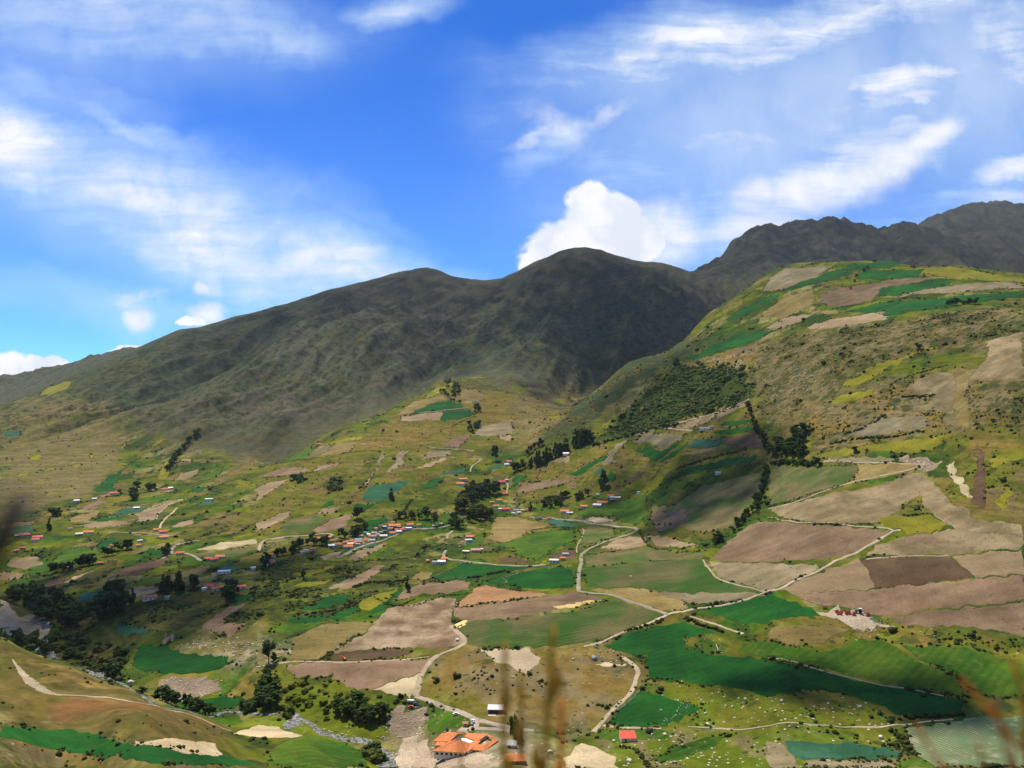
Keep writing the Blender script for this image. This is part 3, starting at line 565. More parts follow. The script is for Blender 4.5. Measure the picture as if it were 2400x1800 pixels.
FIELDS = '''A P 330,465 430,390 560,355 640,350 560,420 440,460
A T 20,780 170,770 190,800 100,835 30,810
A G 815,1280 900,1200 1080,1090 1000,1250 970,1290 840,1305
A S 1500,1200 1560,1150 1740,1095 1700,1150 1590,1205
A S 1555,1040 1580,1020 1670,1015 1660,1040
A P 1350,1200 1420,1050 1500,980 1450,1120 1430,1205
A G 1250,1140 1330,1100 1330,1120 1290,1150
A g 1730,1200 1850,1120 1990,1070 1960,1110 1800,1190
A G 1620,1300 1700,1265 1790,1260 1740,1300
A g 1070,1410 1200,1370 1500,1320 1460,1365 1300,1400
A B 690,1460 760,1410 870,1380 930,1385 800,1450
A T 950,1500 1080,1440 1300,1430 1180,1475 1060,1500
A S 1180,1490 1300,1440 1440,1380 1610,1360 1500,1400 1400,1460 1350,1540 1280,1555 1190,1560 1200,1520
A T 1710,1410 1760,1385 1890,1350 1830,1395 1760,1415
A O 600,1540 700,1500 860,1470 830,1510 750,1550 640,1570
A G 790,1555 900,1525 1090,1505 1060,1530 870,1560
A S 660,1600 800,1570 1080,1545 1170,1570 1000,1600 800,1610
A S 0,1590 150,1560 310,1550 300,1580 100,1610 0,1615
E S 1470,320 1560,275 1690,245 1660,295 1540,320
A P 380,710 480,690 510,715 420,730
A P 250,1010 340,960 370,970 320,1050
A P 370,1110 460,1095 470,1108 380,1120
A P 530,1090 700,1065 690,1085 540,1100
A P 90,1140 270,1130 250,1165 150,1165
A P 790,970 850,1020 830,1030 790,1000
A P 1030,920 1080,880 1090,900 1040,935
A P 1310,905 1380,855 1410,850 1350,910
A O 150,690 250,640 240,670 170,700
A P 960,1095 1040,1050 1110,1060 1000,1100
A B 830,1340 950,1310 1010,1310 900,1350
B G 1310,630 1430,580 1500,540 1680,510 1790,575 1560,605 1400,625
B G 1580,680 1580,640 1600,610 1840,585 1860,620 1910,630 1700,675 1600,690
B S 1240,680 1260,650 1400,630 1600,612 1580,680 1480,675 1380,690
B O 1230,630 1360,520 1600,480 1680,505 1500,540 1430,580 1300,635
B P 1450,480 1560,400 1720,350 1700,380 1600,450 1480,490
B O 1700,490 1800,420 1900,415 1990,500 1820,540 1760,520
B g 190,1050 330,980 480,900 480,970 460,1000 340,1030
B K 480,970 560,905 660,900 590,960
B P 600,895 760,840 940,810 900,855 740,875
B O 590,970 700,880 880,870 800,960 520,1005
B B 50,1170 160,1110 420,1085 450,1120 280,1160 120,1180
B S 495,1125 540,1080 740,1045 700,1080 560,1115
B S 0,1280 100,1220 280,1195 200,1250 60,1350 0,1370
B T 915,1370 960,1270 1030,1235 1330,1195 1270,1270 1200,1310 1180,1340 1050,1390
B K 1040,1120 1080,960 1110,950 1090,1040 980,1230 940,1250
B K 1130,1140 1240,950 1330,940 1230,1080 1160,1150
B S 1380,1100 1500,1050 1640,1000 1650,1020 1480,1090
B B 1590,900 1640,860 1830,805 1860,820 1800,880 1740,920
B K 1890,800 1920,740 2212,680 2212,800 2000,820
B S 2090,810 2212,810 2212,860 2130,840
B K 1450,1010 1480,950 1700,945 1680,980 1500,1015
B D 1990,1065 2150,1030 2190,1030 2180,1055
B T 2010,1100 2030,1075 2140,1070 2090,1105
B B 480,1640 640,1540 820,1490 840,1500 760,1620 500,1660
B G 570,1440 610,1390 680,1375 660,1420
B M 270,1530 500,1490 620,1530 470,1640 200,1650
B S 510,1490 580,1445 720,1430 690,1490
B S 0,1580 100,1540 280,1470 300,1500 200,1560 0,1650
B T 1570,1160 1650,1130 1830,1100 1800,1130 1650,1155
B G 1420,1250 1560,1190 1640,1170 1560,1250 1450,1280
B G 840,1420 1030,1410 960,1450 850,1500
B G 880,1620 960,1560 1100,1520 1150,1550 1050,1610 920,1659
B g 1580,1500 1640,1480 1790,1490 1720,1540 1600,1570
C S 1390,740 1500,700 1760,625 1760,670 1640,710 1500,760
C S 1780,630 2040,510 2040,540 1880,620 1790,665
C G 1780,730 1850,700 2060,680 2080,705 1900,735
C G 1740,790 1850,755 2080,740 2110,770 1950,785 1780,800
C D 1850,920 1860,830 2130,790 2190,910 2000,930
C T 1510,920 1570,850 1840,830 1850,880 1700,920
C G 1060,950 1090,920 1200,905 1210,940 1300,945 1440,870 1430,900 1360,960 1260,1020 1130,1000
C G 490,1165 560,1110 700,1030 830,970 780,1030 640,1120 560,1165
C K 760,1060 830,960 900,890 1010,850 890,960 880,1020 940,1045
C D 870,1280 1000,1200 1100,1125 1150,1125 1130,1170 1000,1230
C G 820,1180 850,1135 910,1130 890,1190 840,1215
C T 690,1140 760,1080 790,1100 770,1140
C S 280,1065 490,990 480,1040 380,1060
C B 440,1280 520,1220 560,1225 530,1270
C B 0,1320 100,1240 300,1210 560,1175 470,1220 300,1270
C G 0,1185 130,1150 80,1210 0,1270
C G 1280,1040 1400,960 1540,850 1480,930 1370,1020
C G 1350,1180 1560,1090 1800,1020 2130,980 2110,1040 1800,1080 1560,1150
C O 1440,980 1560,940 1900,890 1900,920 1560,980
C K 1020,870 1200,790 1490,810 1450,860 1290,930 1150,880
C M 1180,1420 1400,1420 1640,1250 2180,1120 2130,1350 1960,1600 1640,1659 1200,1540
C B 1180,1500 1300,1470 1480,1440 1520,1520 1400,1620 1250,1640
C g 500,1490 690,1430 900,1390 1100,1340 1180,1300 1150,1500 1090,1600 880,1520 650,1510
C T 290,1560 430,1540 590,1600 520,1620 350,1590
C s 640,1550 680,1520 760,1530 880,1540 860,1565 700,1565
C P 350,530 380,500 560,495 600,510 420,540
C P 330,650 430,640 420,665 350,670
C P 490,440 640,405 690,410 540,445
U G 1690,628 1780,592 1850,568 1870,575 1800,605 1720,625
U G 1850,572 1900,564 1960,567 1920,580 1860,580
U G 1845,605 1870,585 2000,583 1980,600 1880,605
U B 1765,650 1800,625 1960,600 2010,602 1900,632 1880,650 1800,665
U G 1890,640 1910,622 2060,602 2050,615 1930,640
U G 1810,675 1900,655 2212,628 2212,640 2050,660 1920,685 1860,675
U S 1650,712 1690,688 1770,672 1740,690 1680,710
U K 1645,630 1672,594 1700,579 1800,576 1760,600 1690,625
U P 2050,575 2212,602 2212,618 2100,600 2040,580
U O 1640,680 1700,640 1760,625 1755,660 1690,690
U G 1565,690 1622,657 1690,630 1680,640 1600,685
U G 1480,780 1530,750 1600,720 1680,712 1640,735 1540,765
U S 1740,710 1800,690 1915,672 1920,690 1850,700 1770,712
U g 1560,720 1620,700 1720,690 1650,700 1580,730
U P 1970,577 2050,580 2140,605 2050,600 1990,590
U K 1920,638 2060,616 2200,606 2212,622 2050,632
D V 1740,330 1800,240 1900,150 1880,0 2212,-80 2212,270 2130,330 1980,340 1850,330
D V 1200,420 1250,330 1580,275 1620,400 1610,560 1560,620 1400,600 1210,570 1400,540 1450,470 1300,440
D P 640,395 700,320 1000,180 1500,30 1560,20 1300,110 1000,250 760,390
D O 1590,260 1640,220 1720,220 1740,300 1730,740 1640,750 1610,560 1620,400
D P 480,960 1000,880 1500,810 1640,790 1400,940 1240,950 900,950 500,1000
D K 520,1010 1100,1000 1080,1050 850,1050 500,1040
D M 0,1420 20,1060 300,1080 760,1080 740,1180 700,1220 500,1290 200,1390
D O 770,1070 1250,1060 1340,1090 1150,1150 900,1200 740,1220
D V 40,1450 400,1350 900,1250 1150,1180 1330,1120 1330,1240 1300,1330 1000,1560 600,1590 100,1530
D V 1300,1335 1335,1150 1480,1280 1600,1420 1740,1440 1760,1540 2212,1580 2212,1700 1700,1659 1560,1600 1400,1480
D D 1830,860 1870,990 1890,1150 1860,1450 1760,1400 1790,1150
D P 1920,1000 2200,900 2212,1000 1950,1100
D P 1960,1380 2060,1250 2120,1330 2000,1450
D Y 1380,1070 1400,1050 1490,1040 1500,1055
D s 1540,1080 1600,1050 1650,1180 1720,1240 1780,1360 1720,1360 1600,1200
D rubble 1090,1040 1200,970 1260,950 1400,1000 1480,1040 1350,1070
H P 960,230 1380,200 1560,300 1400,360 1200,390 1150,330 1000,320
D P 520,530 700,450 930,400 920,450 700,540
D K 660,800 950,650 1350,660 1380,760 1050,800 850,830
H B -492,590 -360,450 -212,330 -80,250 0,270 700,315 1050,345 900,450 780,520 600,580 0,625 -492,600
H K -500,612 0,630 420,635 460,670 20,865 -20,870 -212,810 -430,740
H stripe_tan 110,860 500,690 800,600 850,680 930,830 560,870 220,895
H D 800,600 1100,570 1580,570 1700,680 1780,750 1500,780 1100,830 930,830 850,680
H stripe_tan 1590,570 2212,520 2212,720 1860,750 1780,750 1700,680
H B 220,900 930,837 1500,790 2212,730 2212,950 1700,1000 1000,1070 900,1070 700,1010 400,970
H D 930,842 1300,806 1700,772 1900,756 2212,740 2212,752 1860,790 1500,840 1150,868 1000,866
H B 1000,1078 1700,1008 2212,960 2212,1270 1800,1190 1300,1160 1100,1150
H V 900,480 1160,410 1400,360 1700,330 2212,300 2212,510 1600,560 1100,560 850,570
H B 1180,400 1400,360 1560,450 1500,490 1200,460
H G -520,1030 -300,975 0,895 160,930 390,1010 440,1085 200,1100 0,1140 -160,1140 -320,1115 -460,1065
H gravel 390,1030 430,1010 500,1000 850,1070 910,1110 1060,1160 920,1220 800,1260 730,1240 620,1120 500,1080
H O 0,1190 600,1170 700,1220 450,1330 200,1340 0,1290
L g 0,580 450,640 620,620 700,570 950,550 1100,600 1300,720 1650,890 1690,1040 1200,950 750,880 400,790 0,700 -300,640 -200,560
L g 1130,580 1450,600 1800,640 2212,760 2212,1080 1800,1000 1640,880 1350,740
K G 780,620 980,490 1200,440 1450,400 1600,440 1780,490 1490,540 1500,600 1700,680 2050,690 2212,720 2612,800 2962,900 3412,970 3812,1050 3902,1060 3902,1180 3700,1190 3340,1220 3212,1130 3012,1060 2812,1005 2600,1010 2212,1050 2000,990 1800,960 1500,915 1180,900 1190,840 1150,760 1200,670 1050,690 900,650
K G 810,1290 900,1180 1100,990 1250,1040 1420,1080 1600,1130 1650,1140 1500,1190 1380,1260 1320,1300
L stripe_green 1190,1310 1680,1240 2212,1200 2212,1659 1450,1659 1250,1500 1230,1400
L T 150,1440 700,1440 1000,1470 1200,1540 1240,1570 700,1580 300,1590 230,1570
L K 0,1420 150,1460 260,1600 300,1659 0,1659
L K 300,1600 700,1590 1000,1595 1150,1659 330,1659
L g 1100,1620 1350,1590 1500,1659 1100,1659
K stripe_mix -330,380 0,370 500,300 900,210 1330,330 1310,350 950,490 600,600 160,615 -270,620 -400,590 -410,530 -480,440
K stripe_pale -272,625 160,622 200,660 260,710 240,760 120,850 60,830 0,800 -200,690
K s 700,770 980,755 990,765 900,790 780,790
K s 460,1590 550,1470 640,1450 880,1560 930,1659 480,1659
K M 400,1380 670,1330 660,1390 440,1430
K g 730,1340 930,1310 1360,1330 1350,1400 1100,1420 900,1440 740,1420
K g 1200,1600 1400,1480 1600,1400 1900,1390 1700,1500 1400,1600
J B 230,770 400,745 800,740 1500,710 1530,715 1450,800 1250,890 1000,990 850,980 700,920 640,860 600,890 450,890 330,870
J s 1010,985 1250,895 1450,805 1525,725 1480,780 1420,880 1390,970 1380,1010 1350,1060 1300,1040 1180,1020 1030,1000
J D 640,720 660,690 850,650 1250,630 1420,640 1300,690 1000,720 800,735
J W 970,490 1060,360 1150,270 1350,240 1560,190 1720,200 1700,270 1670,300 1680,400 1750,480 1800,560 1780,590 1620,620 1250,620 900,640 650,690 620,650 700,600 900,530
J stripe_red 1720,230 1860,160 1880,105 1980,85 2212,125 2540,155 2300,200 2000,230 1760,270
J B 1670,290 1720,235 1760,275 2000,235 2300,205 2540,160 2780,145 3050,185 2900,230 2600,290 2212,370 1850,430 1700,350
J B 1180,220 1290,130 1420,70 1800,40 1860,60 1840,120 1650,150 1430,150 1300,200
J Y 1690,430 1790,395 1825,395 1820,430 1760,455 1720,440
J Y 1560,500 1650,485 1710,500 1690,515 1590,515
J Y 1590,540 1650,525 1720,535 1690,555 1620,555
K Y 345,265 560,225 780,205 700,230 570,250 500,275 380,280
J G 390,270 490,250 580,180 820,155 740,240 600,280 420,300
J G 640,370 730,300 880,255 900,270 810,350 700,390
J G 250,400 300,360 620,340 580,380 400,410
J g 100,480 250,420 560,400 500,450 280,490
J P 870,240 1000,160 1230,110 1140,220 960,305 900,290
J G 960,310 1100,240 1190,140 1280,100 1290,130 1180,200 1080,310 1000,340
J O 300,560 560,420 850,390 1010,400 960,490 850,530 640,650 560,720 300,720
J g 60,1560 150,1490 280,1420 420,1385 600,1400 800,1450 930,1520 960,1640 940,1659 150,1659 70,1620
J s 0,1290 180,1310 410,1380 300,1400 0,1390 -200,1360
J rubble 1180,1150 1270,1120 1420,1120 1480,1170 1470,1350 1320,1400 1150,1400 1100,1290
J gravel 1180,1430 1250,1400 1530,1400 1540,1560 1700,1580 2050,1540 2100,1659 1200,1659
J g 1490,1180 1600,1120 1850,1230 1860,1280 1800,1310 1560,1350 1500,1370
I G 0,1290 400,1320 650,1330 830,1370 1050,1440 1500,1490 1900,1555 2212,1620 2212,1640 1300,1620 700,1540 300,1460 0,1380
I s 1150,1420 1500,1410 1850,1440 1870,1500 1920,1560 1600,1540 1450,1480 1200,1460
I G 1180,600 1450,600 1650,680 1900,700 2020,770 1700,850 1400,840 1200,810 1150,770
I G 1450,1040 1800,1060 2100,1050 2050,1130 1800,1170 1600,1130
I rubble 1340,980 1430,890 1600,870 1900,890 1970,950 1900,1030 1700,1040 1450,1020
I rubble 1330,550 1400,500 1500,500 1500,560 1400,585
I T 980,480 1000,440 1180,440 1330,480 1290,500 1000,520
I cliff 0,220 120,300 300,330 470,430 400,500 240,500 100,440 20,480 0,490
E g 190,690 350,660 500,580 560,510 740,480 830,530 800,590 640,640 400,710 250,740
E S 60,630 130,580 310,570 360,640 210,685 120,670
E S 0,720 50,690 150,700 210,745 60,785 0,785
E g 40,800 200,760 330,770 300,800 100,840
E D 370,790 430,770 560,765 520,810 420,840
E G 840,490 900,430 980,400 1040,440 930,480 860,515
E D 920,750 1050,690 1150,640 1460,580 1400,650 1200,730
E M 780,830 900,770 1200,745 1150,790 960,820
E T 660,960 700,900 900,830 1100,810 1030,860 850,950
E g 1150,820 1260,740 1400,760 1500,800 1300,820
E K 1070,870 1200,835 1400,820 1380,870 1200,910
E G 1220,540 1300,500 1420,520 1400,570
E g 1510,530 1600,470 1800,440 1760,480 1620,520
E s 1700,510 1900,450 2212,420 2212,460 1900,510
E M 1480,545 1900,530 2212,480 2212,500 2050,570 1800,590 1700,570
E Y 545,790 620,760 800,695 740,720 640,770 570,800
E T 1840,710 1900,660 2000,635 2060,660 2010,700 1900,720
E G 1980,970 2060,910 2212,900 2150,940 2050,980
E B 1750,1180 1860,1070 2000,1000 2130,980 1990,1060 1920,1110 1980,1150 2110,1160 1980,1265 1860,1210
E O 1400,780 1600,700 1750,650 1850,640 1760,720 1560,760
E T 0,350 120,320 290,305 270,360 120,390 0,370
F K 540,570 760,520 700,560 600,600
F T 730,560 830,500 1000,450 1140,430 880,520 760,570
F S 780,590 950,490 1120,450 1080,490 950,570 850,600
F B 700,870 880,720 1050,650 1110,640 1060,700 960,780 880,830
M G 350,1560 560,1430 740,1320 1500,1370 1700,1380 1300,1450 900,1520
F G 1950,790 2150,740 2160,790 2030,800
G G 0,730 200,690 430,655 530,690 540,830 440,850 200,850 0,820 -70,810
F P 250,720 400,690 540,680 640,660 690,660 600,700 450,740
F P 300,830 420,790 640,780 600,810 450,840
F K 640,850 730,780 800,760 850,780 750,840
F O 1310,770 1420,700 1540,710 1480,770
F g 1780,510 1900,380 1990,380 1960,470 1870,520
M O 1080,1000 1140,760 1200,720 1440,730 1880,840 1560,940 1540,980 1330,1050 1170,1040
M g 1000,1090 1350,1060 1560,960 1880,900 2212,900 2212,1010 1860,1180 1700,1290 1480,1230 1380,1130
M D 1180,1260 1400,1250 1600,1300 1550,1330 1230,1310
G M 620,350 700,300 900,340 880,390 750,440 600,490 580,440
G S 760,500 880,430 1020,390 1130,400 1180,470 1000,500
G M 630,560 900,520 1200,490 1430,530 1690,520 1650,590 1120,610 640,660
G stripe_mix 610,670 1120,615 1650,600 1680,650 1760,750 2000,800 2180,870 1900,900 1300,880 1050,830 640,840
G O 640,850 1050,840 1180,860 1500,970 1520,1020 1380,1050 1000,940 820,890
G K 1200,880 1500,880 2100,880 2180,890 1850,960 1530,980 1350,920
G D 310,580 430,510 550,510 560,590 420,600
G S 1150,380 1350,400 1430,430 1640,460 1440,490 1230,480'''
for ln in FIELDS.split('\n'):
    w, m, s = ln.split(' ', 2); field(NAMES[m], w, s, m)

# ------------------------------------------------------------------ roads, tracks, paths, river: ribbons on the ground
def polyline_world(w, s, step=5.0):
    h = [at(w, *t)[:2] for t in parse(s)]; q = [np.array(h[0])]
    # Catmull-Rom through the points
    P_ = [np.array(t) for t in h]; P_ = [2 * P_[0] - P_[1]] + P_ + [2 * P_[-1] - P_[-2]]
    for i in range(1, len(P_) - 2):
        a, b, c, d = P_[i - 1:i + 3]; k = max(2, int(np.linalg.norm(c - b) / step))
        if np.linalg.norm(c - b) > 900: continue
        for j in range(1, k + 1):
            t = j / k; q.append(0.5 * (2 * b + (c - a) * t + (2 * a - 5 * b + 4 * c - d) * t * t + (3 * b - a - 3 * c + d) * t ** 3))
    return np.array(q)
def ribbon(name, w, s, width, mat, lift=0.0, across=4, rag=0.0, kind='structure', q=None):
    q = polyline_world(w, s, 3.0) if q is None else q
    t = np.gradient(q, axis=0); t /= np.linalg.norm(t, axis=1)[:, None] + 1e-9; nrm = np.stack([-t[:, 1], t[:, 0]], 1)
    wd = np.full(len(q), float(width)) if np.isscalar(width) else np.interp(np.linspace(0, 1, len(q)), np.linspace(0, 1, len(width)), width)
    wl = wd * (1 + rag * perlin(np.arange(len(q)) / 4.0, np.zeros(len(q)) + 3.3, 5)); wr = wd * (1 + rag * perlin(np.arange(len(q)) / 4.0, np.zeros(len(q)) + 9.7, 6))
    k = np.concatenate([[-0.5], np.linspace(-0.46, 0.46, across + 1), [0.5]])
    off = np.where(k[None] < 0, k[None] * wl[:, None], k[None] * wr[:, None])
    X_ = q[:, 0:1] + nrm[:, 0:1] * off; Y_ = q[:, 1:2] + nrm[:, 1:2] * off
    Z_ = ground(X_, Y_) + np.where(np.abs(off) > 0.49 * np.abs(wd[:, None]) * 0.999, -0.15, (0.40 + lift) * np.maximum(Y_ / 700.0, 0.8))
    Z_[:, 0] = ground(X_[:, 0], Y_[:, 0]) - 0.15; Z_[:, -1] = ground(X_[:, -1], Y_[:, -1]) - 0.15
    return link(name, grid_mesh(name, X_, Y_, Z_), mat, None, kind)
ROADS = '''road grey_road 4.5 G 150,230 400,250 600,265 700,290 900,310 1080,340 850,430 640,520 600,560 600,620 580,700 575,840 590,870 700,890 850,900 1000,950 1200,1020 1340,1070
track dirt_road 3.6 G 1340,1072 1450,1050 1700,1010 2000,950 2212,870 2312,850 2462,770 2712,660 2812,600 2992,530 3162,430 3292,350 3362,345
track dirt_road 3.4 G 1340,1080 1150,1160 950,1230 750,1320 620,1350
track dirt_road 3.8 K 950,700 1050,770 1090,830 1070,900 1020,1020 920,1110 830,1200 780,1270 700,1350
track dirt_road 2.6 K 790,1290 850,1305 1050,1315 1290,1320
path dirt_road 1.6 K 1520,1305 1800,1320 2000,1330 2212,1300 2362,1270 2612,1290 2912,1310 3212,1305 3300,1290 3460,1280 3812,1240
track dirt_road 5 J 1380,1040 1400,970 1420,880 1480,780 1550,700 1740,620 1800,580 1790,530 1730,480 1690,430
road grey_road 5 J 1380,1040 1500,1080 1700,1160 1880,1230 2100,1290 2400,1340
road grey_road 6 J 1890,1235 1890,1300 1830,1330 1760,1322
road grey_road 4.5 J 1890,1322 2000,1326 2100,1330 2300,1350
path dirt_road 2.2 J 0,790 250,750 600,745 1000,735 1500,700
path dirt_road 1.8 H 0,232 200,265 400,280 700,302 1000,322 1080,345
path dirt_road 2.2 D 0,1450 300,1370 500,1290 700,1230 1000,1160 1200,1120 1400,1060
path dirt_road 2.2 D 480,1040 800,1050 1050,1050 1350,1065
road grey_road 4 F 1340,340 1480,330 1600,320 1680,300
road grey_road 5 F 700,590 900,490 1100,430 1200,390 1270,350 1300,340
road grey_road 4 F 1700,350 1660,380 1650,420
road grey_road 4.5 F 1640,520 1620,560 1650,590 1800,610 2212,650 2400,650 2500,640
road grey_road 4 E 1490,395 1250,370 940,360
road grey_road 4.5 E 1400,590 1480,540 1490,500 1560,460 1720,430
road grey_road 4 E 1480,545 1600,545 1660,560 1740,610
road grey_road 4.5 F 20,530 60,440 200,410 450,390 600,375 660,385 640,410
path dirt_road 3 E 1350,250 1370,200 1450,130 1500,100
path dirt_road 3.4 E 1380,330 1400,280 1470,210 1530,150
path dirt_road 1.8 G 1650,600 1720,700 1800,770 2000,830 2190,880
path dirt_road 2.2 G 1540,1090 1800,1170 2000,1240
path dirt_road 1.8 G 560,540 565,480 620,360 610,330
path dirt_road 2.4 C 1060,812 1250,752 1500,692 1760,622 2050,502
path dirt_road 2.2 C 1300,755 1430,765 1560,772
path dirt_road 3 B 1470,905 1550,925 1760,935 1880,945 1860,955
path dirt_road 3 B 1690,1000 1710,1012 1740,1015
path dirt_road 3.4 B 1940,1030 1870,1080 1850,1130
path dirt_road 3 M 1300,290 1330,320 1310,430
path dirt_road 2.2 B 1400,625 1600,605 1840,580
path dirt_road 2.0 B 890,885 1000,900 1160,915
path dirt_road 2.0 E 550,800 640,765 800,695
path dirt_road 1.4 H 850,598 1080,575 1300,568 1560,565
path dirt_road 2.0 I 540,1032 900,1048 1250,1108 1600,1188 1720,1228 2000,1342
path dirt_road 1.0 L 0,710 400,800 750,890 950,940 1200,975 1520,1040'''
for ln in ROADS.split('\n'):
    n_, m, wd, w, s = ln.split(' ', 4); ribbon(n_, w, s, float(wd), m, 0.06 * (FI % 3), rag=0.28); FI += 1
ribbon('bare_scar', 'I', '110,720 200,850 290,930 380,990 460,1020 540,1028', [1, 2.5, 5, 8, 8, 2], 'dirt_road', -0.3, rag=0.5)
# ------------------------------------------------------------------ river with white rapids
def river_mats():
    m, g, b = newmat('water')
    p = g.n('ShaderNodeNewGeometry').outputs['Position']
    f = g.noise(g.mapping(p, sc=(1, 1, 1)), 1 / 2.6, 5, 0.68, 0.6)
    g.put(b.inputs['Base Color'], g.mix(g.ss(f, 0.40, 0.66), (0.06, 0.065, 0.04), (0.30, 0.29, 0.25))); g.put(b.inputs['Roughness'], g.ss(f, 0.4, 0.6, 0.12, 0.7))
    bp = g.n('ShaderNodeBump'); bp.inputs['Strength'].default_value = 0.8; bp.inputs['Distance'].default_value = 0.6; g.put(bp.inputs['Height'], f); m.node_tree.links.new(bp.outputs[0], b.inputs['Normal'])
river_mats()
ribbon('river', 'J', '-1852,570 -1890,640 -1760,700 -1400,840 -1280,905 -1110,960 -930,1085 -730,1150 -310,1190 0,1192 120,1195 330,1195 400,1240 480,1290 570,1360 680,1385 780,1420 870,1420 990,1450 1060,1500 1120,1540 1130,1600 1100,1659',
       [3, 4, 4, 4, 3, 2.5, 3, 2, 2, 2, 3, 3, 2.5, 2.5, 3, 4, 3, 3, 7, 8, 10], 'water', 0.1, across=6, rag=0.5)
ribbon('river', 'J', '345,1195 330,1230 300,1290 270,1330', [6, 11, 11, 5], 'water', 0.1, across=6, rag=0.4)
for s_ in ('I 410,690 450,705 490,725', 'I 760,835 830,850 880,875 930,905', 'I 1260,1075 1290,1085 1330,1095', 'J 1180,1659 1150,1600 1140,1560'):
    w_, t_ = s_.split(' ', 1); ribbon('rapids', w_, t_, 8, 'water', 0.3, across=5, rag=0.5)

# ------------------------------------------------------------------ shade-casting clouds above the valley (high overhead, beyond the top of the picture)
m, g, b = newmat('cloud'); b.inputs['Base Color'].default_value = (0.9, 0.9, 0.92, 1); b.inputs['Roughness'].default_value = 1.0; b.inputs['Specular IOR Level'].default_value = 0
def ico(sub):
    bm = bmesh.new(); bmesh.ops.create_icosphere(bm, subdivisions=sub, radius=1.0)
    v = np.array([t.co[:] for t in bm.verts]); f = np.array([[q.index for q in t.verts] for t in bm.faces]); bm.free(); return v, f
ICO0, ICO1, ICO2, ICO3 = ico(1), ico(2), ico(3), ico(4)
def raw_mesh(name, v, f):
    me = bpy.data.meshes.new(name); v = np.asarray(v, np.float32); f = np.asarray(f, np.int32); k = f.shape[1]
    me.vertices.add(len(v)); me.vertices.foreach_set('co', v.ravel()); me.loops.add(f.size); me.loops.foreach_set('vertex_index', f.ravel())
    me.polygons.add(len(f)); me.polygons.foreach_set('loop_start', np.arange(0, f.size, k, dtype=np.int32)); me.update(calc_edges=True); return me
def blobs(centres, radii, base, seed=0, rough=0.25, flat=1.0):
    """many small lumpy clumps as one vertex / face array"""
    rg = np.random.default_rng(seed); bv, bf = base; n_ = len(centres)
    an = rg.uniform(0, 2 * np.pi, n_); ca_, sa_ = np.cos(an)[:, None], np.sin(an)[:, None]
    r = np.asarray(radii, float)
    if r.ndim == 1: r = np.stack([r, r, r * flat], 1)
    jit = 1 + rough * rg.normal(0, 1, (n_, len(bv)))
    vx = bv[None, :, 0] * jit; vy = bv[None, :, 1] * jit; vz = bv[None, :, 2] * jit
    V = np.stack([(vx * ca_ - vy * sa_) * r[:, 0:1], (vx * sa_ + vy * ca_) * r[:, 1:2], vz * r[:, 2:3]], -1) + np.asarray(centres)[:, None, :]
    F_ = bf[None] + (np.arange(n_) * len(bv))[:, None, None]
    return V.reshape(-1, 3), F_.reshape(-1, 3)
def shade_cloud(lst, seed, zc):
    # broken thin cloud: hundreds of wisps, so that its shade is partial and soft-edged
    rg = np.random.default_rng(seed); ce, ra = [], []
    for u, v, r, *d in lst:
        x, y, z = hit(u, v); c = np.array([x, y, z]) + SUN * ((zc - z) / SUN[2])
        cov = d[0] if d else 0.55; s0 = max(6.0, min(13.0, r * 0.08)); k = int(cov * 1.25 * (r / s0) ** 2)
        an = rg.uniform(0, 6.283, k); rr = r * np.minimum(np.sqrt(rg.uniform(0, 1, k)) * (1 + 0.16 * np.sin(an * 3 + seed) + 0.1 * np.sin(an * 7 + 2 * seed)), 1.25)
        ce.append(c + np.stack([np.cos(an) * rr, np.sin(an) * rr, rg.uniform(0, 60, k)], 1)); s = s0 * rg.uniform(0.6, 1.4, k); ra.append(np.stack([s, s, s * 0.5], 1))
    v_, f_ = blobs(np.concatenate(ce), np.concatenate(ra), ICO0, seed, 0.1)
    return link('cloud', raw_mesh('cloud', v_, f_), 'cloud', None, 'structure')
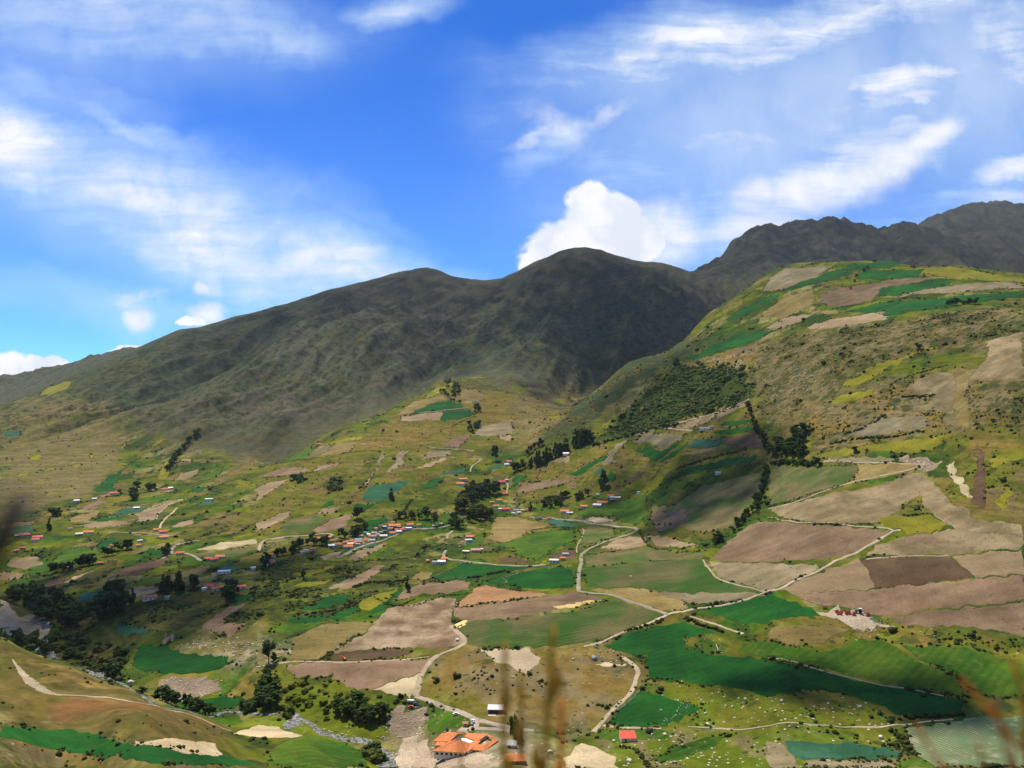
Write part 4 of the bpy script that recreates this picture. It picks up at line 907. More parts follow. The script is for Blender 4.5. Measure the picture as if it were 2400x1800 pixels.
SHADE = [
 (7000, [(560, 800, 420, .31), (700, 740, 480, .31), (850, 700, 480, .31), (1000, 690, 520, .31), (960, 790, 330, .27)]),
 (7000, [(1250, 690, 480, .31), (1400, 660, 480, .31), (1350, 760, 400, .31), (1500, 720, 480, .31), (1220, 800, 300, .28), (1560, 690, 420, .31), (1450, 850, 260, .31)]),
 (7000, [(1500, 760, 300, .35), (1400, 800, 260, .35), (1560, 740, 260, .35), (1100, 720, 240, .3), (1050, 790, 200, .3), (1010, 860, 150, .3)]),
 (6200, [(1720, 620, 700, .3), (1850, 560, 800, .3), (2030, 560, 800, .3), (1650, 720, 420, .3)]),
 (6800, [(2200, 560, 800, .3), (2380, 560, 800, .3), (2330, 505, 900, .3)]),
 (4600, [(1330, 940, 150, .7), (1420, 880, 150, .75), (1500, 830, 120, .75), (1570, 790, 110, .7), (1450, 920, 90, .6), (1560, 860, 90, .45)]),
 (3000, [(1590, 1190, 80, .6), (1650, 1170, 90, .7), (1700, 1120, 80, .7), (1560, 1230, 60, .6), (1620, 1110, 70, .5), (1500, 1070, 80, .5), (1650, 1030, 90, .5), (1720, 1060, 70, .55), (1420, 1150, 60, .5), (1540, 1130, 70, .5), (1760, 1040, 60, .5), (1360, 1225, 45, .5), (1430, 1210, 45, .5)]),
 (3000, [(170, 1385, 60, .7), (240, 1415, 85, .7), (280, 1400, 100, .7), (400, 1370, 90, .65), (480, 1340, 80, .7), (560, 1330, 70, .7), (640, 1310, 60, .6), (330, 1460, 60, .6), (720, 1290, 50, .5), (430, 1440, 70, .6), (560, 1420, 50, .5), (700, 1340, 60, .5), (800, 1310, 40, .4), (100, 1350, 40, .5), (170, 1350, 50, .5), (210, 1500, 50, .5), (250, 1320, 70, .5)]),
 (2600, [(1720, 1575, 26, .7), (1800, 1585, 32, .8), (1900, 1600, 34, .9), (2000, 1610, 36, .9), (2100, 1620, 38, .9), (2200, 1630, 40, .8)]),
]
for i_, (zc_, s_) in enumerate(SHADE): shade_cloud(s_, 40 + i_, zc_)

# ------------------------------------------------------------------ vegetation
def leafmat(name, c1, c2, c3):
    m, g, b = newmat(name)
    p = g.n('ShaderNodeNewGeometry').outputs['Position']; rnd = g.n('ShaderNodeObjectInfo').outputs['Random']
    n_ = g.noise(p, 1 / 1.6, 4, 0.65); n2_ = g.noise(p, 1 / 6.0, 2)
    c = g.mix(g.ss(n_, 0.35, 0.65), c1, c2); c = g.mix(g.ss(n2_, 0.45, 0.7), c, c3)
    c = g.mix(1.0, c, g.mix(rnd, (0.75, 0.8, 0.75), (1.25, 1.18, 1.2)), 'MULTIPLY')
    g.put(b.inputs['Base Color'], c); b.inputs['Roughness'].default_value = 0.85; b.inputs['Specular IOR Level'].default_value = 0.12
    tr_ = g.n('ShaderNodeBsdfTranslucent'); g.put(tr_.inputs[0], c); ms_ = g.n('ShaderNodeMixShader'); ms_.inputs[0].default_value = 0.35; ot_ = [q for q in m.node_tree.nodes if q.type == 'OUTPUT_MATERIAL'][0]
    m.node_tree.links.new(b.outputs[0], ms_.inputs[1]); m.node_tree.links.new(tr_.outputs[0], ms_.inputs[2]); m.node_tree.links.new(ms_.outputs[0], ot_.inputs[0])
leafmat('leaf_dark', (0.026, 0.055, 0.010), (0.052, 0.090, 0.016), (0.075, 0.108, 0.020))
leafmat('leaf_mid', (0.034, 0.070, 0.008), (0.062, 0.105, 0.012), (0.085, 0.120, 0.015))
leafmat('leaf_olive', (0.062, 0.074, 0.012), (0.110, 0.118, 0.020), (0.140, 0.132, 0.024))
leafmat('leaf_lime', (0.135, 0.175, 0.010), (0.210, 0.230, 0.014), (0.085, 0.125, 0.010))
leafmat('scrub', (0.026, 0.042, 0.008), (0.055, 0.068, 0.014), (0.090, 0.092, 0.020))
plain('bark', (0.10, 0.075, 0.05)); 
def tube(path, rad, sides=7):
    path = np.asarray(path, float); n_ = len(path); t = np.gradient(path, axis=0); t /= np.linalg.norm(t, axis=1)[:, None] + 1e-12
    rf = np.array([0, 0, 1.0]) if abs(t[0, 2]) < 0.9 else np.array([1.0, 0, 0]); V = []; 
    u = np.cross(t, rf); u /= np.linalg.norm(u, axis=1)[:, None] + 1e-12; w = np.cross(t, u); an = np.linspace(0, 2 * np.pi, sides, endpoint=False)
    for i in range(n_): V.append(path[i] + rad[i] * (np.cos(an)[:, None] * u[i] + np.sin(an)[:, None] * w[i]))
    V = np.concatenate(V); F_ = []
    for i in range(n_ - 1):
        for j in range(sides): F_.append((i * sides + j, i * sides + (j + 1) % sides, (i + 1) * sides + (j + 1) % sides, (i + 1) * sides + j))
    return V, np.array(F_)
def quads_from_tris(v, f): return v, np.concatenate([f, f[:, 2:3]], 1)
def crown(kind, seed):
    """unit-height crown built from leaf clumps plus loose leaf faces"""
    rg = np.random.default_rng(seed); ce, ra = [], []
    if kind == 'conifer':
        for i in range(34):
            h = rg.uniform(0.12, 0.97); w = 0.19 * (1 - h) ** 0.75 + 0.02; an = rg.uniform(0, 6.283); d = w * rg.uniform(0.35, 1.0)
            ce.append((math.cos(an) * d, math.sin(an) * d, h)); s = rg.uniform(0.05, 0.10) * (1.25 - h); ra.append((s, s, s * 1.3))
    elif kind == 'bush':
        for i in range(16):
            an = rg.uniform(0, 6.283); d = 0.55 * math.sqrt(rg.uniform(0, 1)); h = rg.uniform(0.15, 0.85) * (1 - 0.7 * d * d)
            ce.append((math.cos(an) * d, math.sin(an) * d, h)); s = rg.uniform(0.14, 0.28); ra.append((s, s, s * 0.85))
    else:
        for lobe in range(9):
            an = rg.uniform(0, 6.283); d = rg.uniform(0.05, 0.25); lh = rg.uniform(0.30, 0.82); lx, ly = math.cos(an) * d, math.sin(an) * d; lr = rg.uniform(0.13, 0.21)
            for i in range(7):
                q = rg.normal(0, 1, 3); q /= np.linalg.norm(q); k = lr * rg.uniform(0.4, 1.0)
                ce.append((lx + q[0] * k, ly + q[1] * k, lh + q[2] * k * 0.85)); s = rg.uniform(0.045, 0.10); ra.append((s, s, s * 0.8))
    v, f = blobs(ce, np.array(ra), ICO1, seed, 0.20)
    ce = np.array(ce); n_ = 260; k = rg.integers(0, len(ce), n_); q = rg.normal(0, 1, (n_, 3)); q /= np.linalg.norm(q, axis=1)[:, None]
    c = ce[k] + q * np.array(ra)[k] * rg.uniform(1.0, 1.5, (n_, 1)); a_ = rg.normal(0, 1, (n_, 3)); b_ = rg.normal(0, 1, (n_, 3)); s = 0.022 if kind != 'bush' else 0.05
    tv = np.stack([c + a_ * s, c + b_ * s, c - (a_ + b_) * s * 0.8], 1).reshape(-1, 3); tf = np.arange(n_ * 3).reshape(-1, 3) + len(v)
    return np.concatenate([v, tv]), np.concatenate([f, tf])
def trunk(kind, seed):
    rg = np.random.default_rng(seed + 500); top = 0.9 if kind == 'conifer' else 0.6
    path = [(0.01 * rg.normal() * k, 0.01 * rg.normal() * k, -0.06 + (top + 0.06) * k / 5) for k in range(6)]
    v, f = tube(path, [0.030, 0.024, 0.020, 0.016, 0.012, 0.006], 6); V, F_ = [v], [f]; n_ = len(v)
    if kind != 'conifer':
        for k in range(4):
            an = k * 1.6 + rg.uniform(0, 1); h = 0.25 + 0.09 * k
            v, f = tube([(0, 0, h), (0.08 * math.cos(an), 0.08 * math.sin(an), h + 0.1), (0.17 * math.cos(an), 0.17 * math.sin(an), h + 0.24)], [0.014, 0.010, 0.004], 5); V.append(v); F_.append(f + n_); n_ += len(v)
    return np.concatenate(V), np.concatenate(F_)
KINDS = {}
for kd, nv in (('conifer', 3), ('broad', 4), ('bush', 3)):
    for i_ in range(nv):
        v_, f_ = crown(kd, 70 + i_ * 7 + len(kd)); cm = raw_mesh('crown', v_, f_)
        cm.materials.append(MATS['leaf_mid'])
        if kd == 'bush': KINDS.setdefault(kd, []).append((cm, None, None)); continue
        tv, tf = trunk(kd, i_); tm = raw_mesh('trunk', tv, tf); tm.materials.append(MATS['bark'])
        jm = raw_mesh('tree', np.concatenate([tv, v_]), np.concatenate([np.concatenate([tf[:, :3], tf[:, [0, 2, 3]]]), f_ + len(tv)]))
        jm.materials.append(MATS['bark']); jm.materials.append(MATS['leaf_mid']); mi = np.ones(len(jm.polygons), np.int32); mi[:len(tf) * 2] = 0; jm.polygons.foreach_set('material_index', mi)
        KINDS.setdefault(kd, []).append((cm, tm, jm))
def setmat(o, i, mat): o.material_slots[i].link = 'OBJECT'; o.material_slots[i].material = MATS[mat]
TREES = []; BUSHES = 0
def group_of(q): return q or ''
def put_tree(x, y, h, kind, leaf, label, group, name=None, cat=None, wide=1.0, z=None):
    global BUSHES
    z = float(ground(x, y)) if z is None else z; h *= 1.0 if kind == 'bush' else 1.22
    cm, tm, jm = random.choice(KINDS[kind]); rz = random.uniform(0, 6.283); wd = h * wide * random.uniform(0.88, 1.15)
    if kind == 'bush':
        o = bpy.data.objects.new(name or 'bush', cm); COL.objects.link(o); setmat(o, 0, leaf); BUSHES += 1
        o.location = (x, y, z - 0.1 * h); o.rotation_euler = (0, 0, rz); o.scale = (wd, wd, h); return tag(o, label, cat or 'bush', group)
    nm = name or ('conifer_tree' if kind == 'conifer' else 'olive_green_tree' if leaf == OL else 'row_or_belt_tree' if any(q in group_of(group) for q in ('line', 'row', 'hedge', 'belt')) else 'broadleaf_tree'); TREES.append(h / y)  # the last three are all broadleaf trees, named by leaf tone and grouping
    if h / y * FOC * 0.4267 < 9.0:
        o = bpy.data.objects.new(nm, jm); COL.objects.link(o); setmat(o, 1, leaf)
        o.location = (x, y, z); o.rotation_euler = (0, 0, rz); o.scale = (wd, wd, h); return tag(o, label, cat or 'tree', group)
    e = empty(nm, (x, y, z), rz); e.scale = (wd, wd, h)
    t = bpy.data.objects.new('trunk', tm); COL.objects.link(t); t.parent = e
    c = bpy.data.objects.new('crown', cm); COL.objects.link(c); c.parent = e; setmat(c, 0, leaf)
    return tag(e, label, cat or 'tree', group)
def grove(w, s, n_, h, kind, leaf, label, group, wide=1.0):
    """n trees of one wood, spread inside an outline"""
    q = world_poly(w, s); lo, hi = q.min(0), q.max(0); got = []; tries = 0; rg = np.random.default_rng(int(abs(lo[0] * 7 + lo[1])) + n_)
    d0 = math.sqrt(abs(np.sum(q[:, 0] * np.roll(q[:, 1], -1) - q[:, 1] * np.roll(q[:, 0], -1))) / 2 / n_) * 0.75
    while len(got) < n_ and tries < 6000:
        tries += 1; p_ = lo + (hi - lo) * rg.uniform(0, 1, 2)
        if tries % 600 == 0: d0 *= 0.8
        if inside(q, p_[0], p_[1]) and all(abs(p_ - t).sum() > d0 for t in got):
            got.append(p_); k = random.choice(kind) if isinstance(kind, tuple) else kind; lf = random.choice(leaf) if isinstance(leaf, tuple) else leaf
            put_tree(p_[0], p_[1], rg.uniform(*h), k, lf, label, group, wide=wide)
def row(w, s, n_, h, kind, leaf, label, group, wide=1.0, jit=2.0):
    q = polyline_world(w, s, 4.0); L = np.concatenate([[0], np.cumsum(np.linalg.norm(np.diff(q, axis=0), axis=1))])
    for k in range(n_):
        t = (k + random.uniform(-0.35, 0.35)) / max(n_ - 1, 1) * L[-1]; x = np.interp(t, L, q[:, 0]) + random.uniform(-jit, jit); y = np.interp(t, L, q[:, 1]) + random.uniform(-jit, jit)
        kd = random.choice(kind) if isinstance(kind, tuple) else kind; put_tree(x, y, random.uniform(*h), kd, random.choice(leaf) if isinstance(leaf, tuple) else leaf, label, group, wide=wide)
def one(w, x, y, hz, kind, leaf, label, wide=1.0, group=None, name=None):
    """a single tree: foot at window pixel x, y and hz window pixels tall"""
    X_, Y_, Z_ = at(w, x, y); put_tree(X_, Y_, hz * WIN[w][2] / 2212.0 * Y_ / FOC, kind, leaf, label, group, wide=wide, name=name)
DK, MD, OL, LM = 'leaf_dark', 'leaf_mid', 'leaf_olive', 'leaf_lime'
grove('M', '760,470 850,400 980,390 1180,400 1200,440 1000,470 880,560 850,600 800,570', 22, (14, 21), 'broad', (DK, DK, MD), 'tall dark broadleaf tree in the dense grove above the central village', 'grove above the central village')
grove('M', '600,670 790,670 790,620 640,610', 5, (17, 24), 'broad', OL, 'large grey green willow tree standing left of the village grove', 'willow trees left of the village', 1.2)
grove('M', '790,790 1130,780 1130,720 860,700', 12, (13, 19), 'broad', (OL, MD), 'green willow tree in the belt just below the central village', 'willow belt below the central village', 1.1)
grove('M', '590,880 740,890 750,830 620,810', 4, (12, 17), 'broad', MD, 'bright green bushy tree beside the bend of the grey village road', 'trees at the village road bend', 1.25)
row('C', '160,1090 260,1060 340,1010 430,980 520,930 600,900', 26, (16, 26), 'conifer', DK, 'dark narrow conifer in the row climbing beside the stream right of the village', 'conifer row beside the stream', 1.1, 6)
grove('C', '560,920 680,880 660,850 570,870', 7, (20, 27), ('conifer', 'broad'), DK, 'very dark tall tree at the top end of the conifer row', 'tall trees at the upper end of the conifer row', 1.15)
grove('C', '0,1130 120,1115 80,1080 0,1080', 6, (12, 17), 'broad', DK, 'dark tree beside the small white houses at the head of the village', 'trees at the head of the village')
row('C', '130,990 200,930 260,900', 5, (12, 16), 'broad', DK, 'dark tree on the left bank of the gorge stream', 'trees on the left bank of the gorge stream')
row('C', '700,900 850,860 1000,820 1150,770 1300,740 1420,715', 22, (4, 6.5), 'bush', (DK, MD), 'green bush along the lower edge of the scrub slope', 'bushes along the lower edge of the scrub slope', 1.6)
row('C', '2040,560 2060,650 2110,760 2170,860 2212,960', 16, (7, 11), 'broad', DK, 'dark tree in the line running down the gully on the right slope', 'tree line down the upper gully', 1.1)
grove('D', '0,1000 200,1010 330,990 330,900 190,900 60,900', 18, (10, 15), 'broad', DK, 'dark tree in the clump where the gully lines meet', 'dark clump in the gully', 1.2)
grove('D', '230,890 370,880 390,800 300,760 220,810', 8, (11, 15), 'broad', (DK, MD), 'dark round tree in the upper part of the gully clump', 'upper gully clump', 1.2)
row('C', '2190,1120 2170,1220 2140,1330 2110,1430 2040,1510 1960,1600 1920,1650', 26, (6.5, 10), 'broad', DK, 'dark tree in the line along the left edge of the brown fields', 'tree line beside the brown fields', 1.1, 3)
grove('G', '1740,500 1830,440 1820,400 1750,420', 5, (6, 9), 'broad', DK, 'dark tree at the lower corner of the shaded green field', 'trees at the corner of the shaded field', 1.1)
one('D', 425, 1085, 75, 'broad', DK, 'single dark round tree at the right end of the gully hedge', 1.2)
row('D', '20,1070 120,1060 240,1065 360,1070', 10, (5, 8), 'bush', DK, 'dark bush in the hedge above the striped green field', 'hedge above the striped green field', 1.2)
one('D', 745, 960, 50, 'broad', MD, 'lone small round tree in the dry pasture on the right slope', 1.3)
one('D', 1300, 70, 55, 'broad', DK, 'lone dark tree on the high right slope beside a tan bank', 1.2)
grove('E', '820,1130 900,1130 1080,1040 1090,960 1000,940 900,1010', 12, (17, 24), ('conifer', 'broad'), DK, 'tall dark tree in the group beside the blue green field', 'tall dark group beside the blue green field', 1.2)
one('E', 1145, 975, 110, 'conifer', DK, 'single dark pointed conifer between the blue green field and the salmon roof', 1.2)
grove('E', '1390,890 1580,885 1540,850 1420,850', 6, (13, 20), 'conifer', DK, 'dark conifer in the cluster left of the red roofed hamlet', 'conifers left of the red roofed hamlet', 1.2)
grove('E', '1630,860 1690,850 1690,830 1640,830', 2, (12, 15), 'broad', DK, 'dark tree between the conifer cluster and the red roofed hamlet', 'pair of dark trees by the hamlet')
grove('E', '1900,990 1990,980 2060,860 1960,880', 6, (12, 17), 'broad', DK, 'dark tree standing in front of the red roofed hamlet', 'trees in front of the hamlet')
grove('E', '20,930 200,860 400,890 560,970 760,1070 740,1190 520,1200 320,1110 100,980', 34, (9, 14), 'broad', (DK, DK, MD), 'dark tree in the shaded valley wood on the left', 'shaded valley wood', 1.2)
grove('I', '420,560 620,510 900,590 1150,630 1080,800 950,880 760,780 560,740', 34, (4, 7), 'bush', (OL, OL, DK, MD), 'olive green shrub tree in the river wood at lower left', 'river wood at lower left', 1.25)
row('I', '120,560 230,590 330,640 420,680', 9, (6, 10), 'broad', DK, 'dark tree along the near bank of the river at far left', 'near bank trees at far left', 1.1)
grove('I', '930,880 1040,890 1040,830 940,840', 5, (7, 10), 'broad', DK, 'dark tree behind the white rapids at lower left', 'trees behind the white rapids')
one('I', 1230, 1030, 75, 'broad', DK, 'dark tree on the river bank near the flat pale rock', 1.2)
grove('I', '1345,1090 1460,1085 1450,1040 1360,1040', 4, (7, 11), 'broad', DK, 'dark tree below the rubble mound beside the river', 'trees below the rubble mound', 1.2)
row('I', '1480,1110 1560,1120 1650,1150 1740,1190 1840,1200', 13, (5, 9), 'broad', DK, 'dark tree in the belt above the reddish bank', 'dark belt above the reddish bank', 1.2, 4)
grove('I', '2100,1110 2212,1110 2212,1180 2100,1180', 4, (7, 9), 'bush', DK, 'dark bush at the left end of the long riverside thicket', 'bushes at the left end of the thicket')
grove('J', '0,900 90,880 170,970 160,1160 0,1160', 12, (7, 12), 'broad', (DK, MD), 'dark green tree at the left end of the riverside thicket', 'left end of the riverside thicket', 1.2)
grove('J', '200,870 330,900 450,960 640,880 780,960 900,1030 1200,1050 1240,1100 1100,1220 1000,1290 800,1200 330,1160 180,1160', 40, (2.0, 4.6), 'bush', (LM, LM, LM, OL), 'leafy green bush in the thicket between the river and the brown field', 'riverside thicket bushes', 1.3)
grove('J', '500,1240 760,1230 1000,1320 1130,1200 1000,1120 700,1150', 18, (6, 10), 'broad', (DK, MD), 'dark green tree along the lower edge of the riverside thicket', 'lower edge of the riverside thicket', 1.15)
grove('J', '260,1240 300,1240 310,1200 260,1200', 2, (5, 7), 'bush', MD, 'green bush at the fork of the stream', 'bushes at the stream fork')
grove('J', '950,1600 1060,1630 1070,1540 980,1480', 7, (5, 8), 'bush', (MD, OL), 'green bush beside the white rapids at the bottom edge', 'bushes beside the bottom rapids', 1.2)
one('J', 110, 755, 170, 'broad', DK, 'big dark bushy tree alone on the rocky ground left of the brown field', 1.0)
one('J', 432, 925, 60, 'broad', DK, 'small dark tree on the left corner of the brown field', 1.2)
one('J', 1248, 1048, 45, 'bush', DK, 'round dark bush at the track junction beside a pale post', 1.0)
one('O', 1890, 1060, 430, 'bush', MD, 'tall leafy green bush beside the tiled farmhouse behind the grass stalks', 0.36)
for x_, y_, h_ in ((760, 230, 80), (1040, 175, 95), (2010, 140, 40), (2095, 130, 50), (1625, 75, 40), (1490, 200, 30)):
    one('O', x_, y_, h_, 'bush', OL, 'olive bush on the dry round hill above the farmhouse', 1.1, 'bushes on the dry hill')
one('F', 878, 245, 100, 'broad', DK, 'big dark tree at the right corner of the brown field above the valley town', 1.1)
one('F', 1168, 70, 80, 'conifer', DK, 'dark conical tree at the foot of the blue green field', 1.5)
one('F', 1468, 245, 100, 'broad', DK, 'dark tall tree in the meadow right of the valley town', 1.0)
one('F', 1540, 300, 100, 'broad', OL, 'olive tree in the meadow behind the valley town road', 0.9)
one('F', 412, 770, 75, 'broad', DK, 'dark upright tree among the yellow terraces', 0.9)
one('F', 475, 435, 55, 'broad', DK, 'dark tree left of the two orange roofs by the looping road', 0.9)
one('F', 1310, 870, 110, 'conifer', DK, 'dark slim tree at the tip of the green strip', 1.0)
grove('F', '730,425 900,390 1000,340 960,330 820,360 740,390', 11, (8, 13), 'broad', (DK, MD), 'dark tree in the wood behind the valley town', 'wood behind the valley town', 1.1)
grove('F', '1210,270 1420,260 1400,210 1230,230', 10, (6, 10), 'broad', (OL, DK), 'olive tree in the belt above the right end of the valley town', 'belt above the valley town', 1.1)
row('F', '180,560 280,560 340,520 420,470 600,480', 12, (7, 12), 'broad', DK, 'dark tree in the line between the looping road and the hamlets', 'tree line by the looping road', 1.1)
grove('F', '80,600 130,620 20,800 0,760', 5, (8, 12), 'broad', DK, 'dark tree left of the yellow terraces', 'trees left of the yellow terraces')
grove('B', '1560,475 1640,410 1720,370 1780,440 1700,500', 15, (8, 13), 'broad', DK, 'dark tree in the wood at the top of the high green field', 'wood above the high green field', 1.3)
grove('B', '1640,350 1690,345 1680,360 1630,370', 3, (9, 12), 'conifer', DK, 'dark conifer at the very top of the fan', 'conifers at the top of the fan', 1.2)
row('B', '1690,515 1720,525 1770,540', 4, (7, 10), 'broad', DK, 'dark tree on the right end of the high green field', 'trees at the right end of the high green field', 1.2)
grove('B', '1860,620 1930,610 1930,570 1870,580', 5, (9, 12), 'broad', DK, 'dark tree in the clump right of the lower high green field', 'clump right of the high fields', 1.2)
grove('B', '1820,720 1930,720 1930,790 1840,790', 9, (8, 12), 'broad', DK, 'dark tree in the round clump amid the dry terraces', 'round clump amid the terraces', 1.2)
grove('B', '290,1250 430,1210 400,1150 320,1170', 10, (5, 8), 'bush', DK, 'dark bush below the brown strip field on the fan', 'bushes below the brown strip field', 1.5)
grove('B', '620,1200 750,1180 740,1290 620,1310', 12, (4, 7), 'bush', (DK, OL), 'dark bush in the square scrub patch on the fan', 'bushes in the square scrub patch', 1.6)
one('B', 2075, 1030, 110, 'broad', DK, 'tall dark tree left of the houses at the gorge mouth', 0.9)
row('A', '1435,1125 1490,1050 1560,970 1640,870 1720,790', 20, (10, 15), 'broad', DK, 'dark tree in the straight line climbing the left mountain foot', 'tree line up the mountain foot', 1.2, 4)
grove('A', '1120,1390 1230,1370 1200,1270 1150,1280', 6, (12, 18), 'broad', DK, 'dark tree beside the small left hamlet', 'trees beside the left hamlet', 1.2)
grove('A', '1260,1310 1350,1310 1340,1280 1270,1280', 3, (12, 16), 'broad', DK, 'dark tree by the red roof of the left hamlet', 'trees by the red roof of the left hamlet', 1.2)
grove('A', '430,1530 550,1520 540,1490 460,1500', 4, (10, 13), 'broad', DK, 'dark tree among the small fields at far left', 'trees among the small left fields', 1.2)
one('A', 424, 1635, 85, 'conifer', DK, 'single upright dark tree at far left by the tan strip', 1.2)
grove('C', '250,1440 420,1430 500,1390 490,1330 300,1390', 13, (8, 12), 'broad', (DK, MD), 'dark green tree in the copse above the ochre bank', 'copse above the ochre bank', 1.3)
grove('C', '540,1380 690,1370 660,1330 560,1350', 5, (7, 11), 'broad', DK, 'dark tree between the copse and the orange roofs', 'trees beyond the copse', 1.2)
one('C', 795, 1260, 130, 'conifer', DK, 'large dark cone shaped tree on the terraces right of the village', 1.7)
one('C', 160, 1465, 65, 'conifer', DK, 'dark narrow tree beside the right end of the central village', 1.3)
one('C', 1155, 120, 35, 'broad', DK, 'lone dark tree on the skyline of the gorge spur', 1.4)
grove('C', '1370,235 1440,225 1430,190 1390,195', 4, (11, 15), 'conifer', DK, 'dark tree in the small group on the spur crest', 'small group on the spur crest', 1.3)
row('U', '2046,662 2075,660 2105,658', 7, (7, 11), 'broad', DK, 'dark tree below the long green ridge field', 'trees below the ridge field', 1.3)
row('U', '2120,577 2160,584 2212,594', 8, (5, 8), 'broad', DK, 'small dark tree on the skyline of the right ridge', 'trees on the right ridge skyline', 1.3)
row('U', '1880,580 1850,600 1840,625', 5, (5, 8), 'broad', DK, 'small dark tree between the ridge fields', 'trees between the ridge fields', 1.2)
for w_, s_, n_ in (('E', '440,720 480,700', 2), ('E', '540,700 600,690', 3), ('E', '680,660 800,640', 6), ('E', '890,570 960,560', 3), ('E', '1020,520 1120,500', 4), ('E', '1420,560 1460,540', 3), ('F', '170,570 220,560', 2)):
    row(w_, s_, n_, (8, 13), 'broad', DK, {'440': 'dark tree below the bright green strip at left', '540': 'dark tree beside the tan hut at left', '680': 'dark green tree of the copse in the left hedge', '890': 'dark tree beside the left orange roof',
        '102': 'dark tree between the orange roofed cottages at left', '142': 'tall dark tree at the road fork left of the town', '170': 'dark tree right of the orange red roof near the road'}[s_[:3]], 'valley trees ' + w_ + s_[:3], 1.2)

# hedges: each one continuous thing
HEDGES = '''K 960,490 1050,460 1180,430 1300,380|dark leafy hedge beside the track above the big emerald field
K 1500,360 1640,430 1720,450 1800,480|dark hedge along the top right corner of the big emerald field
K 1110,920 1230,890 1400,900 1520,950|low dark hedge along the lower edge of the big emerald field
K 900,1480 1050,1500 1130,1580 1180,1650|dark hedge curving below the red roof towards the bottom edge
L 1100,1350 1150,1430 1210,1500|short dark hedge at the left edge of the striped field
L 1050,1240 1300,1220 1690,1200|dark hedge along the top of the striped field at right
G 1100,340 1150,440 1230,500 1350,510|yellow green hedge curving around the tan field corner
G 1450,510 1550,480 1640,465|dark hedge below the shaded green field
G 120,350 330,320 600,330|dark hedge below the brown field in the village foreground
M 800,1520 950,1510 1100,1470 1300,1430|dark hedge between the two emerald fields right of centre
F 1180,280 1260,200 1310,130 1350,80|dark hedge strip rising beside the green strip
J 1200,260 1400,250 1600,180 1830,150|dark hedge below the long brown field
C 1420,1110 1560,1060 1760,1000 2040,930|dark hedge crossing the terraces right of the village
C 1290,1200 1450,1170 1560,1130|dark hedge on the lower terrace right of the village
C 270,1280 350,1260 440,1240|short dark hedge above the grey green field near the village
C 130,1220 250,1210|short dark hedge on the brown terrace near the conifers
D 1040,380 1200,310 1400,250 1540,210|yellow edged dark hedge above the tan field on the right slope
D 660,800 820,750 900,710 1000,640|dark hedge on the right slope with a pale strip above
D 540,890 800,840 1050,830 1250,790 1340,780|long dark hedge along the top of the dry pasture on the right slope
D 1160,480 1300,480 1440,465|short dark hedge inside the tan field on the right slope
D 0,1430 200,1380 400,1310 640,1250|thin hedge along the path under the striped green field
H 0,245 300,270 600,290 950,285|yellow green hedge above the path over the brown field
B 60,1180 280,1160 560,1115 750,1050|thin dark hedge along the brown strips on the fan crest
B 220,1050 500,1010 740,970 1060,950|thin dark hedge under the pale green strip on the fan
J 560,720 700,640 820,560|thin hedge on the dry slope left of the brown field
N 1000,1240 1260,1330 1500,1250|dark hedge below the yellow pasture
N 600,770 900,740 1250,730 1500,700|dark hedge through the terraces below the valley town
N 700,1090 900,1030 1150,1020 1400,1000|dark hedge in the terraces left of the long brown field
B 1690,740 1850,660 1910,655|thin hedge under the high fields
A 1310,1450 1400,1410 1520,1380|thin hedge beside the tan field at left
A 430,880 560,860 720,840|thin dark hedge on the left mountain foot'''
for k_, ln in enumerate(HEDGES.split('\n')):
    pth, lab = ln.split('|'); w, s = pth.split(' ', 1); q = polyline_world(w, s, 1.6); rg = np.random.default_rng(900 + k_)
    thin = 0.6 if 'thin' in lab or 'low' in lab else 1.0; q = q[rg.uniform(0, 1, len(q)) > 0.22]; q = np.repeat(q, 2, 0) + rg.normal(0, 1.0, (2 * len(q), 2))
    r = rg.uniform(0.7, 1.9, len(q)) * thin; z = ground(q[:, 0], q[:, 1]) + r * 0.5
    v_, f_ = blobs(np.column_stack([q, z]), r, ICO0, 900 + k_, 0.2, 0.95); o = link('hedge', raw_mesh('hedge', v_, f_), 'scrub' if 'dark' in lab else 'leaf_olive'); tag(o, lab, 'hedge', 'hedges between the fields')

# scrub that nobody could count: clumps spread over the slopes, thicker along field edges
NS = 13000; cand = []
wgt = (np.clip(SCR, 0, 1) ** 2.2) * (1 - CM) * sstep(YY, 290, 330) * (YY < 2500) * (np.abs(AA) < 0.70) * (~FM)
wgt = wgt * sstep(n25 + 0.9 * n60 + 0.3 * n200, 0.0, 0.7) * (1 - 0.75 * (YY < 640) * (AA < -0.27))
pr = (wgt / wgt.sum()).ravel(); ii = RNG.choice(len(pr), NS, p=pr)
sx = XX.ravel()[ii] + RNG.normal(0, 1.5, NS); sy = YY.ravel()[ii] + RNG.normal(0, 2.5, NS)
ex, ey = [], []
for q in EDGES:
    n_ = len(q); L = np.linalg.norm(np.roll(q, -1, 0) - q, axis=1)
    for i in range(n_):
        if L[i] > 120: continue
        on = perlin(np.array([q[i, 0] / 45]), np.array([q[i, 1] / 45]), 77)[0]
        if on < 0.08: continue
        for _ in range(max(1, int(L[i] / 5.0))):
            t = random.random(); p_ = q[i] * (1 - t) + q[(i + 1) % n_] * t; ex.append(p_[0] + random.gauss(0, 1.3)); ey.append(p_[1] + random.gauss(0, 1.6))
ex = np.array(ex); ey = np.array(ey); k_ = (ey > 320); ex, ey = ex[k_], ey[k_]
if len(ex) > 9000: k_ = RNG.choice(len(ex), 9000, replace=False); ex, ey = ex[k_], ey[k_]
